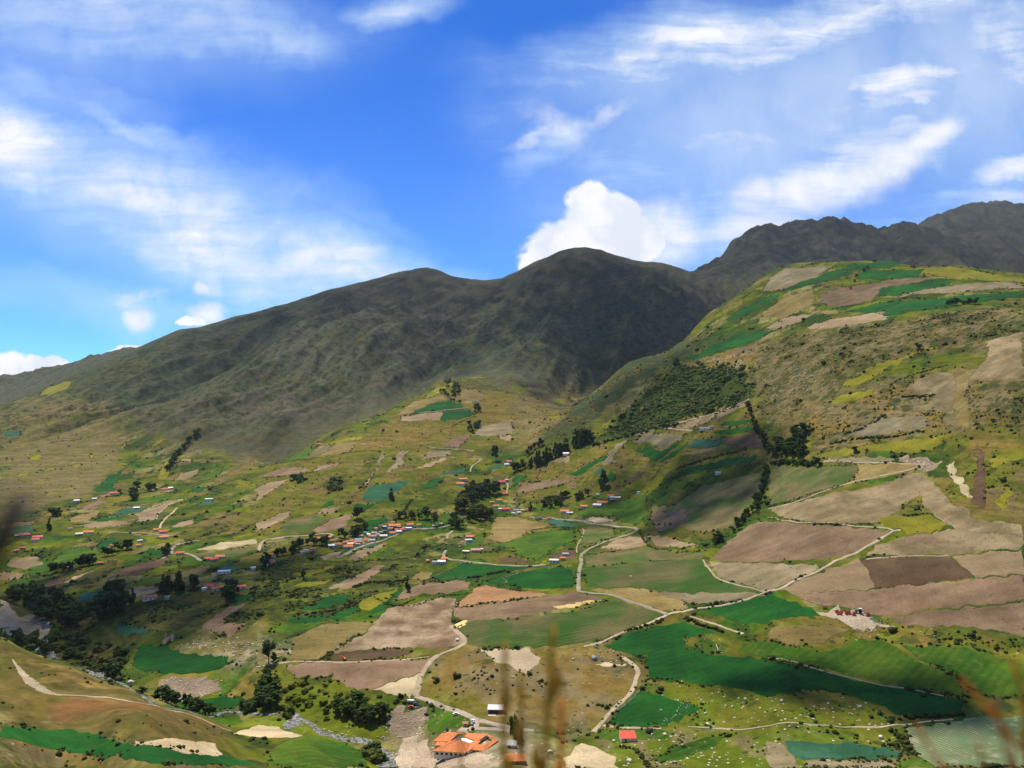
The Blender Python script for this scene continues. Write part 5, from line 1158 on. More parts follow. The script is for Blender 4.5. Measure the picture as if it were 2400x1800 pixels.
q_ = world_poly('C', '780,800 1000,570 1200,420 1400,220 1560,210 2000,200 2060,460 1900,580 1500,660 1100,790'); lo_, hi_ = q_.min(0), q_.max(0); t_ = lo_ + (hi_ - lo_) * RNG.uniform(0, 1, (9000, 2)); t_ = t_[inside(q_, t_[:, 0], t_[:, 1]) & (fbm(t_[:, 0], t_[:, 1], 60, 4, 5) > -0.12)][:4600]; t_ = t_ + RNG.normal(0, 9, t_.shape) * RNG.uniform(0, 2.2, (len(t_), 1)); rw_ = RNG.lognormal(0.05, 0.6, len(t_)); v_, f_ = blobs(np.column_stack([t_, ground(t_[:, 0], t_[:, 1]) + 0.4 * rw_]), rw_ * 1.2, ICO0, 8, 0.2, 0.85)
o = link('scrub_thicket', raw_mesh('scrub_thicket', v_, f_), 'leaf_mid'); o['kind'] = 'stuff'; o['label'] = 'green scrub thicket covering the slope right of the village'; o['category'] = 'scrub'
sx = np.concatenate([sx, ex]); sy = np.concatenate([sy, ey])
r = RNG.lognormal(-0.05, 0.45, len(sx)) * 0.85 * (0.75 + sy / 2200); r[NS:] *= 0.85
v_, f_ = blobs(np.column_stack([sx, sy, ground(sx, sy) + 0.3 * r]), r, ICO0, 5, 0.2, 0.85)
o = link('scrub', raw_mesh('scrub', v_, f_), 'scrub'); o['kind'] = 'stuff'; o['label'] = 'low dark green scrub dotted over the slopes and along field edges'; o['category'] = 'scrub'
# ------------------------------------------------------------------ buildings
for n_, c_ in {'roof_orange': (0.58, 0.165, 0.035), 'roof_red': (0.54, 0.08, 0.045), 'roof_salmon': (0.46, 0.200, 0.130), 'roof_brown': (0.230, 0.095, 0.060), 'roof_yellow': (0.62, 0.330, 0.060), 'roof_white': (0.80, 0.75, 0.66), 'roof_grey': (0.34, 0.31, 0.28),
               'roof_blue': (0.14, 0.24, 0.36), 'roof_teal': (0.26, 0.36, 0.34), 'roof_cream': (0.66, 0.57, 0.36), 'roof_dark': (0.07, 0.07, 0.08), 'wall_white': (0.82, 0.73, 0.60), 'wall_cream': (0.66, 0.58, 0.42), 'wall_blue': (0.12, 0.26, 0.46), 'wall_tan': (0.42, 0.31, 0.20), 'wall_grey': (0.44, 0.39, 0.33),
               'wall_orange': (0.60, 0.24, 0.07), 'wall_pink': (0.62, 0.36, 0.30), 'wood_dark': (0.07, 0.045, 0.03), 'window_glass': (0.03, 0.035, 0.045), 'steel': (0.35, 0.36, 0.38), 'rubber': (0.02, 0.02, 0.02), 'paint_red': (0.55, 0.05, 0.03), 'paint_white': (0.8, 0.8, 0.78), 'paint_orange': (0.75, 0.22, 0.02),
               'paint_green': (0.03, 0.16, 0.06), 'paint_blue': (0.05, 0.08, 0.20), 'crate_red': (0.55, 0.10, 0.07), 'rock': (0.60, 0.50, 0.37), 'rock_grey': (0.30, 0.29, 0.28), 'straw_bale': (0.6, 0.42, 0.16)}.items():
    plain(n_, c_, 0.75, 0.14, 0.9, 0.25)
def box_vf(cx, cy, cz, w, d, h, taper=1.0):
    v = [(cx + sx * w / 2 * (1 if k < 4 else taper), cy + sy * d / 2 * (1 if k < 4 else taper), cz + (0 if k < 4 else h)) for k, (sx, sy) in enumerate([(-1, -1), (1, -1), (1, 1), (-1, 1)] * 2)]
    return v, [(3, 2, 1, 0), (4, 5, 6, 7), (0, 1, 5, 4), (1, 2, 6, 5), (2, 3, 7, 6), (3, 0, 4, 7)]
def part(name, mat, parent, pieces):
    V, F_ = [], []
    for v, f in pieces: F_ += [tuple(i + len(V) for i in q) for q in f]; V += [tuple(map(float, q)) for q in v]
    me = bpy.data.meshes.new(name); me.from_pydata(V, [], F_); me.update(); return link(name, me, mat, parent)
def gable_vf(w, d, z0, rise, over=0.45, th=0.16):
    """pitched roof with thickness, ridge along x"""
    a, b_ = w / 2 + over, d / 2 + over; v = []
    for x in (-a, a):
        v += [(x, -b_, z0 - 0.12), (x, 0, z0 + rise), (x, b_, z0 - 0.12), (x, b_, z0 - 0.12 - th), (x, 0, z0 + rise - th), (x, -b_, z0 - 0.12 - th)]
    f = [(0, 6, 7, 1), (1, 7, 8, 2), (2, 8, 9, 3), (3, 9, 10, 4), (4, 10, 11, 5), (5, 11, 6, 0), (0, 1, 4, 5), (1, 2, 3, 4), (6, 11, 10, 7), (7, 10, 9, 8)]
    return v, f
def walls_vf(w, d, h, rise, depth=1.6):
    v = [(sx * w / 2, sy * d / 2, z) for z in (-depth, h) for sx, sy in ((-1, -1), (1, -1), (1, 1), (-1, 1))] + [(-w / 2, 0, h + rise - 0.2), (w / 2, 0, h + rise - 0.2)]
    return v, [(0, 1, 5, 4), (2, 3, 7, 6), (1, 2, 6, 9, 5), (3, 0, 4, 8, 7)]
HOUSES = []
def house(w, x, y, wz, roof, wall, place, style='gable', rot=None, hh=2.9, dep=None, name='house', cat='house', label=None):
    X_, Y_, Z_ = at(w, x, y); W_ = wz * WIN[w][2] / 2212.0 * Y_ / FOC; D_ = dep or min(max(0.62 * W_, 4.0), 8.5)
    rz = (math.radians(rot) if rot is not None else random.uniform(-0.30, 0.30)) - math.atan2(X_, Y_)
    Y_ += D_ * 0.3; Z_ = float(ground(X_, Y_))
    W_ = max(W_ * 0.9, 3.2); e = empty(name, (X_, Y_, Z_ + 0.15), rz)
    if style == 'flat':
        part('wall', 'wall_' + wall, e, [box_vf(0, 0, -1.6, W_, D_, hh + 1.6)]); part('roof', 'roof_' + roof, e, [box_vf(0, 0, hh + 0.004, W_ + 0.6, D_ + 0.6, 0.22)])
    else:
        rise = D_ * 0.24; part('wall', 'wall_' + wall, e, [walls_vf(W_, D_, hh, rise)]); part('roof', 'roof_' + roof, e, [gable_vf(W_, D_, hh, rise, 0.55)])
    if W_ > 6:
        part('door', 'wood_dark', e, [box_vf(W_ * 0.05, -D_ / 2 - 0.02, 0.0, 1.1, 0.10, 2.1)])
        for k in (-0.32, 0.34): part('window', 'window_glass', e, [box_vf(W_ * k, -D_ / 2 - 0.02, 0.95, 1.3, 0.10, 1.1)])
    HOUSES.append((e, label, cat, roof, wall, place, px(w, x, y), W_)); return e
TOWN = 'in the valley town'; VIL = 'in the central village'
HL = '''N 1240,315 160 orange cream|N 1222,268 52 yellow cream flat|N 1112,325 48 white blue flat|N 1060,312 44 brown white|N 1000,347 38 orange white|N 1185,300 50 orange white|N 1290,328 60 grey grey flat|N 1340,362 60 red pink|N 1440,298 95 orange white|N 1425,345 80 white white flat|N 1555,300 60 orange white|N 1215,405 84 orange white|N 1098,448 100 cream wall_|N 955,450 100 salmon cream|N 872,402 70 blue white flat|N 975,405 70 grey white|N 1062,398 56 grey grey flat|N 1110,382 60 dark blue|N 800,440 66 cream cream flat|N 945,500 86 grey white|N 868,498 40 red white|N 770,495 90 teal grey|N 672,514 70 red white|N 596,530 56 orange red_|N 775,522 84 salmon cream|N 668,548 78 cream pink|N 505,556 100 orange white|N 425,572 86 white white|N 455,552 46 red white|N 640,584 124 orange white|N 765,552 66 grey white flat|N 1300,388 70 white white|N 1185,350 70 yellow cream flat|N 1365,340 40 orange white|N 1265,362 46 salmon white|N 1020,425 46 grey white|N 905,425 42 white white|N 720,535 46 red cream|N 1845,285 50 grey wall_|N 1760,312 60 cream tan flat@%s
N 185,612 70 orange white|N 240,475 84 orange cream|N 385,460 84 orange cream|N 90,635 50 grey white|N 40,655 44 grey white@on the looping road left of town
F 120,575 90 orange white|F 128,628 60 red white|F 62,665 66 salmon white@in the hamlet below the tree line
E 1800,606 66 red white|E 1845,612 70 red pink|E 1900,588 80 orange white|E 1850,742 40 orange white|E 1930,718 110 white white flat|E 2185,685 42 white white flat@by the left road junction
E 1800,845 76 red white|E 1858,866 56 red white|E 1908,856 54 orange white|E 1972,806 60 orange white|E 2082,852 70 red white|E 1760,868 40 white white flat@in the hamlet below the junction
E 1282,948 120 salmon white|E 1440,942 40 grey grey flat@alone on the shaded valley field
E 1552,556 70 red cream|E 1402,370 60 red white|E 1345,352 44 orange white|E 1412,416 76 orange white|E 1205,448 44 white white flat|E 1110,490 66 orange white|E 1190,486 40 orange white|E 975,488 54 orange cream@along the left valley road
E 760,374 84 orange white|E 675,390 60 cream tan|E 600,340 32 red white|E 318,418 84 red white|E 300,440 60 red white|E 200,398 90 red cream|E 150,404 56 white tan flat|E 130,535 50 orange white|E 190,512 50 red cream|E 862,642 46 orange tan|E 605,682 50 yellow tan@among the far left fields
E 1175,162 50 white blue|E 1800,86 70 white white flat|E 655,98 46 white white|E 812,82 36 white white|E 975,34 70 red white|A 1425,1288 70 red white|A 1345,1278 38 orange cream|A 1470,1278 40 white white@at the foot of the left mountain
M 745,258 120 orange cream|M 715,318 110 orange white@left of the village grove
M 1250,296 96 red pink|M 1345,26 70 red white|M 1310,66 60 white white|M 1290,446 88 red pink|M 1315,268 50 white grey flat@at the gorge mouth above the village
M 1215,530 78 orange white|M 1120,556 60 orange cream|M 1180,606 88 orange white|M 1232,642 50 white white|M 1300,648 110 red pink|M 1390,640 60 brown cream|M 1440,660 86 grey white flat|M 1510,662 52 cream cream flat|M 1590,654 56 red white|M 1400,700 50 white white flat|M 1470,690 54 cream white|M 1265,610 44 orange white@%s
M 1725,766 90 dark grey|M 1860,766 58 red white|M 1912,770 32 grey white@by the road below the village
M 838,1010 110 orange blue|M 820,1052 92 white white flat|M 910,1184 126 salmon cream|M 785,1200 96 cream tan flat|M 988,1172 30 white white flat@on the meadow right of town
M 505,1296 90 orange tan|M 470,1336 104 white white|M 385,1338 66 grey white|M 290,1320 30 orange orange@left of the long emerald field
M 1928,1320 126 white white flat|M 2078,1236 84 grey white|M 2040,1290 70 orange tan@left of the grey road bend
C 852,1350 60 red white|C 740,1338 36 white white flat|C 875,1365 56 white cream flat|C 915,1368 56 cream tan|C 782,1410 96 orange grey|C 740,1432 76 white grey|C 625,1442 68 orange cream|C 455,1484 76 orange cream|C 500,1496 60 white white flat@in the row right of the village
C 1095,1318 30 white white flat|C 1782,1150 52 white white flat@on the green slope right of the village
C 1668,768 100 white white flat|C 1725,752 44 white white flat|C 470,984 56 white white@on the terrace under the scrub
B 1892,528 60 white white flat|B 545,900 50 red tan@high on the fan''' % (TOWN, VIL)
for ln in HL.split('\n'):
    lst, place = ln.split('@')
    for t in lst.split('|'):
        q = t.split(); x_, y_ = (float(k) for k in q[1].split(','))
        wl_ = {'wall_': 'tan', 'red_': 'pink'}.get(q[4], q[4]); house(q[0], x_, y_, float(q[2]), q[3], wl_, place, 'flat' if len(q) > 5 else 'gable')
# the plain houses get labels that say which one each is
ORD = ['leftmost', 'second from left', 'third from left', 'fourth from left', 'fifth from left', 'sixth from left', 'seventh from left', 'eighth from left']
byk = {}
for hrec in HOUSES: byk.setdefault((hrec[3], hrec[4] if True else '', hrec[5]), []).append(hrec)
for (roof, wall, place), lst in byk.items():
    lst.sort(key=lambda t: t[6][0])
    for i_, t in enumerate(lst):
        base = '%s house with %s roof %s' % (wall, roof, place)
        if len(lst) > 1: base = '%s, %s' % (base, ORD[i_] if i_ < len(lst) - 1 else 'rightmost')
        tag(t[0], base, 'house', 'houses of the valley')

# the tiled farmhouse in the foreground
def roofmat(name, c, ang):
    m, g, b = newmat(name); p = g.n('ShaderNodeNewGeometry').outputs['Position']
    q = g.xyz(g.mapping(p, rot=(0, 0, R(ang))))[0]; r = g.ss(g.m('SINE', g.m('MULTIPLY', q, 9.0)), -0.6, 0.6)
    n_ = g.noise(p, 0.5, 5, 0.65); c_ = g.mix(g.ss(n_, 0.3, 0.7), sc3(c, 0.78), sc3(c, 1.15)); c_ = g.mix(g.m('MULTIPLY', r, 0.25), c_, sc3(c, 0.6))
    g.put(b.inputs['Base Color'], c_); b.inputs['Roughness'].default_value = 0.8
roofmat('tiles', (0.62, 0.20, 0.065), 10)
fx, fy, fz = at('O', 1100, 1262); FH = empty('farmhouse', (fx, fy, fz + 0.3), 0.0)
def slab(poly, th=0.25):
    n_ = len(poly); v = [p for p in poly] + [(p[0], p[1], p[2] - th) for p in poly]
    return v, [tuple(range(n_)), tuple(range(2 * n_ - 1, n_ - 1, -1))] + [(i, i + n_, (i + 1) % n_ + n_, (i + 1) % n_) for i in range(n_)]
def wallpoly(poly, z1, z0=-2.0):
    n_ = len(poly); v = [(p[0], p[1], z0) for p in poly] + [(p[0], p[1], z1) for p in poly]
    return v, [tuple(range(n_, 2 * n_))] + [(i, (i + 1) % n_, (i + 1) % n_ + n_, i + n_) for i in range(n_)]
e0 = 3.0
def roofpart(pieces): part('roof', 'tiles', FH, pieces)
# front hipped hall
A_, B_, C_, D_ = (-16.4, -4.4), (3.4, -6.9), (5.5, 6.5), (-7.5, 8.6)
ap1, ap2 = (-3.6, 2.6, 6.4), (-0.4, 3.0, 6.4)
h3 = lambda p, z=e0: (p[0], p[1], z)
roofpart([slab([h3(A_), h3(B_), ap2, ap1]), slab([h3(B_), h3(C_), ap2]), slab([h3(C_), h3(D_), ap1, ap2]), slab([h3(D_), h3(A_), ap1])])
# rear left wing
roofpart([slab([(-17.2, 9.4, e0), (-7.2, 8.4, e0 - 0.02), (-2.5, 15.0, 5.0), (-12.4, 16.2, 5.0)]), slab([(-12.4, 16.2, 5.02), (-2.5, 15.0, 5.02), (1.5, 20.5, e0), (-8.3, 22.5, e0)])])
# rear right wing and right ring round the little court
roofpart([slab([(1.6, 15.5, 3.2), (9.6, 8.4, 3.2), (16.2, 15.6, 4.6), (16.0, 18.6, 3.4), (3.0, 20.4, 3.4)])])
roofpart([slab([(3.8, -6.4, e0), (6.9, -2.0, e0 + 0.3), (12.0, 5.5, 4.5), (9.4, 8.0, 4.5), (5.8, 6.3, e0 + 0.3)])])
roofpart([slab([(6.9, -2.3, e0), (14.1, -4.5, e0), (14.6, 1.2, 4.3), (9.6, 1.9, 4.3)])])
roofpart([slab([(14.2, -4.4, e0), (22.9, 11.0, e0), (20.4, 11.6, 4.0), (14.7, 1.3, 4.2)])])
roofpart([slab([(22.7, 11.3, e0), (16.3, 15.4, 4.4), (15.2, 13.4, 4.4), (20.2, 11.4, 3.9)])])
part('wall', 'wall_white', FH, [wallpoly([(-15.4, -3.6), (2.9, -5.9), (4.7, 5.9), (-7.2, 7.8)], e0 - 0.3), wallpoly([(-16.2, 10.0), (-7.2, 9.1), (0.6, 19.9), (-8.2, 21.6)], e0 - 0.35), wallpoly([(4.6, -5.1), (7.1, -1.5), (13.6, -3.7), (14.2, 0.9), (9.8, 1.6), (11.6, 5.3), (9.3, 7.5), (6.1, 5.9)], e0 - 0.3),
                                wallpoly([(14.7, -2.6), (22.0, 10.8), (20.6, 11.0), (15.2, 1.4)], e0 - 0.3), wallpoly([(3.2, 16.2), (9.6, 9.6), (15.2, 15.8), (15.0, 17.8), (3.6, 19.4)], e0 - 0.1)])
part('courtyard_floor', 'wall_white', FH, [box_vf(4.2, 11.6, -0.4, 9.0, 6.6, 2.9)])
part('patio_floor', 'wall_grey', FH, [wallpoly([(12.4, 5.6), (15.2, 2.0), (19.9, 10.9), (15.4, 13.0), (10.2, 8.2)], 0.6)])
part('annex_roof', 'tiles', FH, [slab([(-16.0, 4.3, 2.6), (-11.3, 3.9, 2.6), (-9.0, 7.6, 3.1), (-14.6, 8.4, 3.1)])]); part('annex_wall', 'wall_tan', FH, [wallpoly([(-15.5, 4.8), (-11.5, 4.4), (-9.6, 7.3), (-14.3, 7.9)], 2.3)])
for k in range(6):
    t = (k + 0.7) / 6.6; part('window', 'window_glass', FH, [box_vf(-15.4 + 18.3 * t, -3.6 - 2.3 * t - 0.05, 0.6, 1.5, 0.14, 1.3)])
for k in range(3): part('window', 'window_glass', FH, [box_vf(8.2 + 1.9 * k, -1.9 - 0.66 * k - 0.06, 0.5, 1.0, 0.14, 1.5)])
part('chimney', 'wall_tan', FH, [box_vf(-10.8, 17.4, 3.6, 0.8, 0.8, 1.9)])
tag(FH, 'large farmhouse with orange tiled hipped roofs around a white courtyard', 'house')
# small tiled building with two dark openings, right of the farmhouse
def special(w, x, y, wz, name, label, cat, rot, hh, dep, roof, wall, builder):
    X_, Y_, Z_ = at(w, x, y); W_ = wz * WIN[w][2] / 2212.0 * Y_ / FOC; e = empty(name, (X_, Y_ + dep * 0.4, float(ground(X_, Y_ + dep * 0.4)) + 0.1), R(rot)); builder(e, W_, dep, hh, roof, wall); return tag(e, label, cat)
def b_small(e, W_, D_, h, roof, wall):
    part('wall', wall, e, [walls_vf(W_, D_, h, 1.5)]); part('roof', roof, e, [gable_vf(W_, D_, h, 1.6, 0.8, 0.25)])
    for k in (0.12, 0.32): part('window', 'window_glass', e, [box_vf(W_ * k, -D_ / 2 - 0.03, 0.7, W_ * 0.14, 0.12, 1.6)])
special('O', 1885, 1420, 265, 'outbuilding', 'small building with an orange tiled roof and two dark openings near the bottom edge', 'house', 4, 3.0, 8, 'tiles', 'wall_tan', b_small)
def b_red(e, W_, D_, h, roof, wall):
    part('wall', wall, e, [box_vf(0, 0, -1, W_ * 0.96, D_ * 0.94, h + 0.9)]); part('roof', roof, e, [slab([(-W_ / 2, -D_ / 2, h), (W_ / 2, -D_ / 2, h), (W_ / 2, D_ / 2, h + 1.5), (-W_ / 2, D_ / 2, h + 1.5)], 0.2)])
    part('door', 'wood_dark', e, [box_vf(-W_ * 0.2, -D_ * 0.47 - 0.03, 0, 1.0, 0.1, 2.0)])
special('K', 1008, 1432, 138, 'red_roofed_shed', 'square house under a bright red sheet metal roof beside the dirt track', 'house', 2, 2.4, 8.5, 'roof_redsheet' if 'roof_redsheet' in MATS else 'roof_red', 'wall_cream', b_red)
def b_white(e, W_, D_, h, roof, wall):
    part('wall', wall, e, [box_vf(0, 0, -1, W_, D_ * 0.9, h + 0.9)]); part('roof', roof, e, [slab([(-W_ / 2 - 0.4, -D_ / 2, h), (W_ / 2 + 0.4, -D_ / 2, h), (W_ / 2 + 0.4, D_ / 2, h + 1.3), (-W_ / 2 - 0.4, D_ / 2, h + 1.3)], 0.18)])
    part('porch', 'wood_dark', e, [box_vf(0, -D_ * 0.45 - 0.04, 0, W_ * 0.9, 0.12, h * 0.8)])
    part('terrace', 'wall_tan', e, [box_vf(0.3, -D_ * 0.5 - 2.2, -1.2, W_ * 1.0, 3.4, 1.0)])
special('O', 1620, 690, 240, 'white_roofed_shed', 'low shed with a white sheet roof and dark front behind the grass stalk', 'shed', -3, 2.6, 5.5, 'roof_white', 'wall_blue', b_white)
def b_kiosk(e, W_, D_, h, roof, wall):
    part('wall', wall, e, [box_vf(0, 0, -0.6, W_ * 0.85, D_ * 0.85, h + 0.5)]); part('roof', roof, e, [gable_vf(W_ * 0.9, D_ * 0.9, h, 0.9, 0.3)]); part('door', 'wood_dark', e, [box_vf(0, -D_ * 0.425 - 0.03, 0, 0.8, 0.1, 1.7)])
special('O', 1170, 885, 78, 'kiosk', 'tiny gate house with a salmon tiled roof at the farm entrance', 'hut', 0, 2.2, 3.2, 'roof_salmon', 'wall_pink', b_kiosk)
special('O', 905, 940, 34, 'small_hut', 'very small dark red hut on the lawn edge left of the farmhouse', 'hut', 12, 1.6, 1.4, 'roof_brown', 'wall_tan', b_kiosk)
special('O', 1840, 1190, 150, 'rubble_shed', 'roofless grey stone shed behind the small orange roofed building', 'shed', -6, 1.8, 4, 'roof_grey', 'wall_grey', b_red)
special('J', 1738, 566, 22, 'white_cabin', 'tiny white cabin beside the two straw patches at the track bend', 'hut', 0, 1.8, 2.0, 'roof_white', 'wall_white', b_kiosk)

# ------------------------------------------------------------------ vehicles
def wheel_vf(cx, cy, r, w):
    n_ = 12; v = [(cx + s * w / 2, cy + r * math.cos(6.283 * k / n_), r + r * math.sin(6.283 * k / n_)) for s in (-1, 1) for k in range(n_)]
    return v, [tuple(range(n_ - 1, -1, -1)), tuple(range(n_, 2 * n_))] + [(k, (k + 1) % n_, (k + 1) % n_ + n_, k + n_) for k in range(n_)]
def vehicle(w, x, y, kind, paint, rot, label, s=1.0):
    X_, Y_, Z_ = at(w, x, y); e = empty({'car': 'parked_car', 'truck': 'truck', 'tractor': 'tractor', 'digger': 'excavator'}[kind], (X_, Y_, Z_ + 0.5), R(rot)); e.scale = (s, s, s)
    if kind == 'car':
        part('body', paint, e, [box_vf(0, 0, 0.32, 1.75, 4.3, 0.55, 0.97)]); part('cabin', 'window_glass', e, [box_vf(0, -0.15, 0.872, 1.6, 2.4, 0.5, 0.78)]); part('roof', paint, e, [box_vf(0, -0.15, 1.375, 1.26, 1.9, 0.06)])
        for a_, b_ in ((-0.8, 1.35), (0.8, 1.35), (-0.8, -1.35), (0.8, -1.35)): part('wheel', 'rubber', e, [wheel_vf(a_, b_, 0.32, 0.2)])
    elif kind == 'truck':
        part('cab', 'paint_white', e, [box_vf(0, 2.2, 0.6, 2.2, 1.7, 1.9, 0.92)]); part('windscreen', 'window_glass', e, [box_vf(0, 3.0, 1.55, 1.8, 0.12, 0.7)]); part('cargo_bed', paint, e, [box_vf(0, -1.0, 0.75, 2.3, 4.4, 0.9)])
        part('canopy', 'paint_white', e, [box_vf(0, -1.0, 1.66, 2.3, 4.4, 0.9, 0.96)]); 
        for a_, b_ in ((-1, 2.1), (1, 2.1), (-1, -1.9), (1, -1.9)): part('wheel', 'rubber', e, [wheel_vf(a_, b_, 0.45, 0.3)])
    elif kind == 'tractor':
        part('bonnet', paint, e, [box_vf(0, 1.0, 0.8, 0.9, 1.9, 0.8)]); part('cab', 'window_glass', e, [box_vf(0, -0.7, 0.9, 1.3, 1.3, 1.5, 0.9)]); part('roof', 'paint_white', e, [box_vf(0, -0.7, 2.41, 1.4, 1.5, 0.12)])
        for a_ in (-0.8, 0.8): part('wheel', 'rubber', e, [wheel_vf(a_, -0.8, 0.75, 0.4)]); part('wheel', 'rubber', e, [wheel_vf(a_, 1.4, 0.42, 0.28)])
    else:
        for a_ in (-1.0, 1.0): part('track', 'rubber', e, [box_vf(a_, 0, 0, 0.5, 3.2, 0.7, 0.9)])
        part('body', paint, e, [box_vf(0, -0.2, 0.75, 2.3, 2.6, 1.0, 0.95)]); part('cab', paint, e, [box_vf(-0.6, 0.4, 1.752, 0.95, 1.2, 1.1, 0.9)])
        part('boom', paint, e, [(tube([(0.5, 0.9, 1.5), (0.5, 2.4, 3.4), (0.5, 4.2, 2.6)], [0.24, 0.22, 0.16], 4))]); part('dipper', paint, e, [tube([(0.5, 4.2, 2.6), (0.5, 4.5, 0.9)], [0.16, 0.12], 4)]); part('bucket', 'steel', e, [box_vf(0.5, 4.4, 0.25, 0.9, 0.7, 0.65, 0.7)])
    return tag(e, label, {'car': 'car', 'truck': 'truck', 'tractor': 'tractor', 'digger': 'excavator'}[kind])
vehicle('G', 752, 463, 'car', 'paint_white', -50, 'white car driving on the grey road bend beside the tan field')
vehicle('O', 382, 545, 'truck', 'paint_red', 80, 'small truck with white top and red bed at the track junction', 0.8)
vehicle('O', 460, 572, 'car', 'paint_blue', 60, 'dark blue car parked right of the red and white truck')
vehicle('O', 384, 615, 'car', 'paint_red', 85, 'dark red car parked on the edge of the rubble slope')
vehicle('O', 1285, 818, 'car', 'paint_white', 20, 'white car at the farm entrance fork')
vehicle('O', 1036, 716, 'car', 'paint_white', 85, 'white pickup on the grass beside the grey road')
vehicle('J', 762, 732, 'digger', 'paint_orange', 70, 'orange excavator working on the edge of the brown field')
vehicle('H', 785, 1062, 'tractor', 'paint_green', 60, 'green tractor among the red crates on the gravel yard', 1.5)
vehicle('H', 15, 888, 'car', 'paint_blue', 70, 'dark blue car at the track corner above the green triangle field')
vehicle('L', 0, 0, 'car', 'paint_white', 10, 'x') if False else None
# red harvest crates on the gravel yard
cv, cf = box_vf(0, 0, 0, 1, 1, 0.75); iv, if_ = box_vf(0, 0, 0.1, 0.88, 0.88, 0.651)
cm = bpy.data.meshes.new('crate'); cm.from_pydata(cv + iv, [], [q for q in cf if q != (4, 5, 6, 7)] + [tuple(reversed([i + 8 for i in q])) for q in if_ if q != (4, 5, 6, 7)] + [(4, 5, 13, 12), (5, 6, 14, 13), (6, 7, 15, 14), (7, 4, 12, 15)]); cm.update(); cm.materials.append(MATS['crate_red'])
for gx, gy, gw, gh, n_, lab in ((645, 1062, 62, 16, 34, 'red plastic harvest crate in the long heap beside the green tractor'), (492, 1020, 16, 8, 6, 'red plastic harvest crate in the small pile at the left end of the yard'), (742, 1075, 14, 8, 6, 'red plastic harvest crate right beside the tractor wheels'), (865, 1082, 16, 10, 8, 'red plastic harvest crate in the pile at the right end of the yard')):
    for k in range(n_):
        x_, y_, z_ = at('H', gx + random.uniform(-gw, gw), gy + random.uniform(-gh, gh)); lvl = 0 if k < n_ * 0.6 else 1
        o = bpy.data.objects.new('crate', cm); COL.objects.link(o); o.location = (x_, y_, z_ + 0.25 + 0.9 * lvl); o.rotation_euler = (0, 0, random.uniform(0, 3)); o.scale = (1.3, 1.3, 1.2); tag(o, lab, 'crate', lab.replace('red plastic harvest crate', 'red crates'))
# boulders
def rock_mesh(seed):
    v, f = ICO1; rg = np.random.default_rng(seed); v = v * (1 + 0.16 * rg.normal(0, 1, (len(v), 1))) * np.array([1, 0.8, 0.7]); me = raw_mesh('boulder', v, f); me.materials.append(MATS['rock']); return me
RM = [rock_mesh(i) for i in range(5)]
def rock(x, y, r, label, group=None, grey=False):
    o = bpy.data.objects.new('boulder', random.choice(RM)); COL.objects.link(o); o.location = (x, y, float(ground(x, y)) + 0.3 * r); o.scale = (r, r, r); o.rotation_euler = (0, 0, random.uniform(0, 6)); 
    if grey: setmat(o, 0, 'rock_grey')
    return tag(o, label, 'boulder', group)
for w_, x_, y_, r_, lab in (('K', 708, 720, 32, 'large grey boulder on the brown grass above the pale strip'), ('K', 530, 722, 13, 'pale upright boulder left of the large grey one'), ('K', 1692, 1290, 22, 'large white boulder above the path in the stony pasture'), ('L', 975, 1398, 24, 'large bluish white boulder beside the path near the striped field'), ('L', 122, 1085, 20, 'white boulder under the hedge of the emerald field'),
                            ('L', 522, 1108, 15, 'white boulder in the middle of the stony pasture'), ('L', 188, 1305, 14, 'white boulder just below the path'), ('K', 330, 1525, 24, 'white boulder beside a thin post near the bottom edge'), ('K', 1320, 1375, 20, 'white boulder right of the red roof'), ('K', 1015, 1605, 28, 'pale ring shaped boulder near the bottom edge'), ('K', 2018, 1070, 18, 'white boulder on the right of the stony pasture'),
                            ('L', 800, 1135, 17, 'pale boulder at the right end of the stony pasture'), ('K', 880, 1430, 16, 'pale boulder at the left corner of the red roof'), ('K', 1212, 1370, 12, 'small white boulder stack right of the red roof'), ('I', 1130, 930, 30, 'flat pale boulder on the river bank at lower left'), ('K', 878, 660, 12, 'white boulder at the edge of the emerald field'), ('G', 1028, 745, 12, 'white boulder in the middle of the striped green field')):
    X_, Y_, Z_ = at(w_, x_, y_); rock(X_, Y_, r_ * WIN[w_][2] / 2212.0 * Y_ / FOC, lab, None, 'grey' in lab.split()[:2] and 'large grey' in lab)
def scatter_rocks(w, s, n_, rr, lab, group):
    q = world_poly(w, s); lo, hi = q.min(0), q.max(0); got = 0
    while got < n_:
        p_ = lo + (hi - lo) * np.array([random.random(), random.random()])
        if inside(q, p_[0], p_[1]): got += 1; rock(p_[0], p_[1], (rr[0] + (rr[1] - rr[0]) * random.random() ** 2.2), lab, group)
scatter_rocks('K', '1240,1060 1500,1000 1800,980 2200,1050 2212,1290 1350,1300', 36, (0.25, 1.0), 'small white stone lying in the stony pasture right of the emerald triangle', 'stones in the stony pasture')
scatter_rocks('L', '0,1050 600,1020 1000,1150 1100,1280 600,1290 0,1260', 24, (0.25, 1.0), 'small white stone in the right half of the stony pasture under the emerald field', 'stones under the emerald field')
scatter_rocks('K', '1100,1400 2200,1400 2212,1650 1300,1650', 26, (0.2, 0.75), 'small pale stone on the grey green field along the bottom edge', 'stones along the bottom edge')
scatter_rocks('K', '360,640 860,640 950,760 500,770', 26, (0.35, 0.9), 'small pale stone on the brown grass around the large grey boulder', 'stones around the grey boulder')
scatter_rocks('L', '0,1440 1100,1560 1100,1659 0,1659', 18, (0.2, 0.7), 'small pale stone on the bottom right field', 'stones on the bottom right field')
scatter_rocks('J', '1480,1140 1900,1230 1860,1320 1560,1340', 12, (0.3, 0.7), 'small pale stone on the lawn behind the farmhouse', 'stones on the farm lawn')
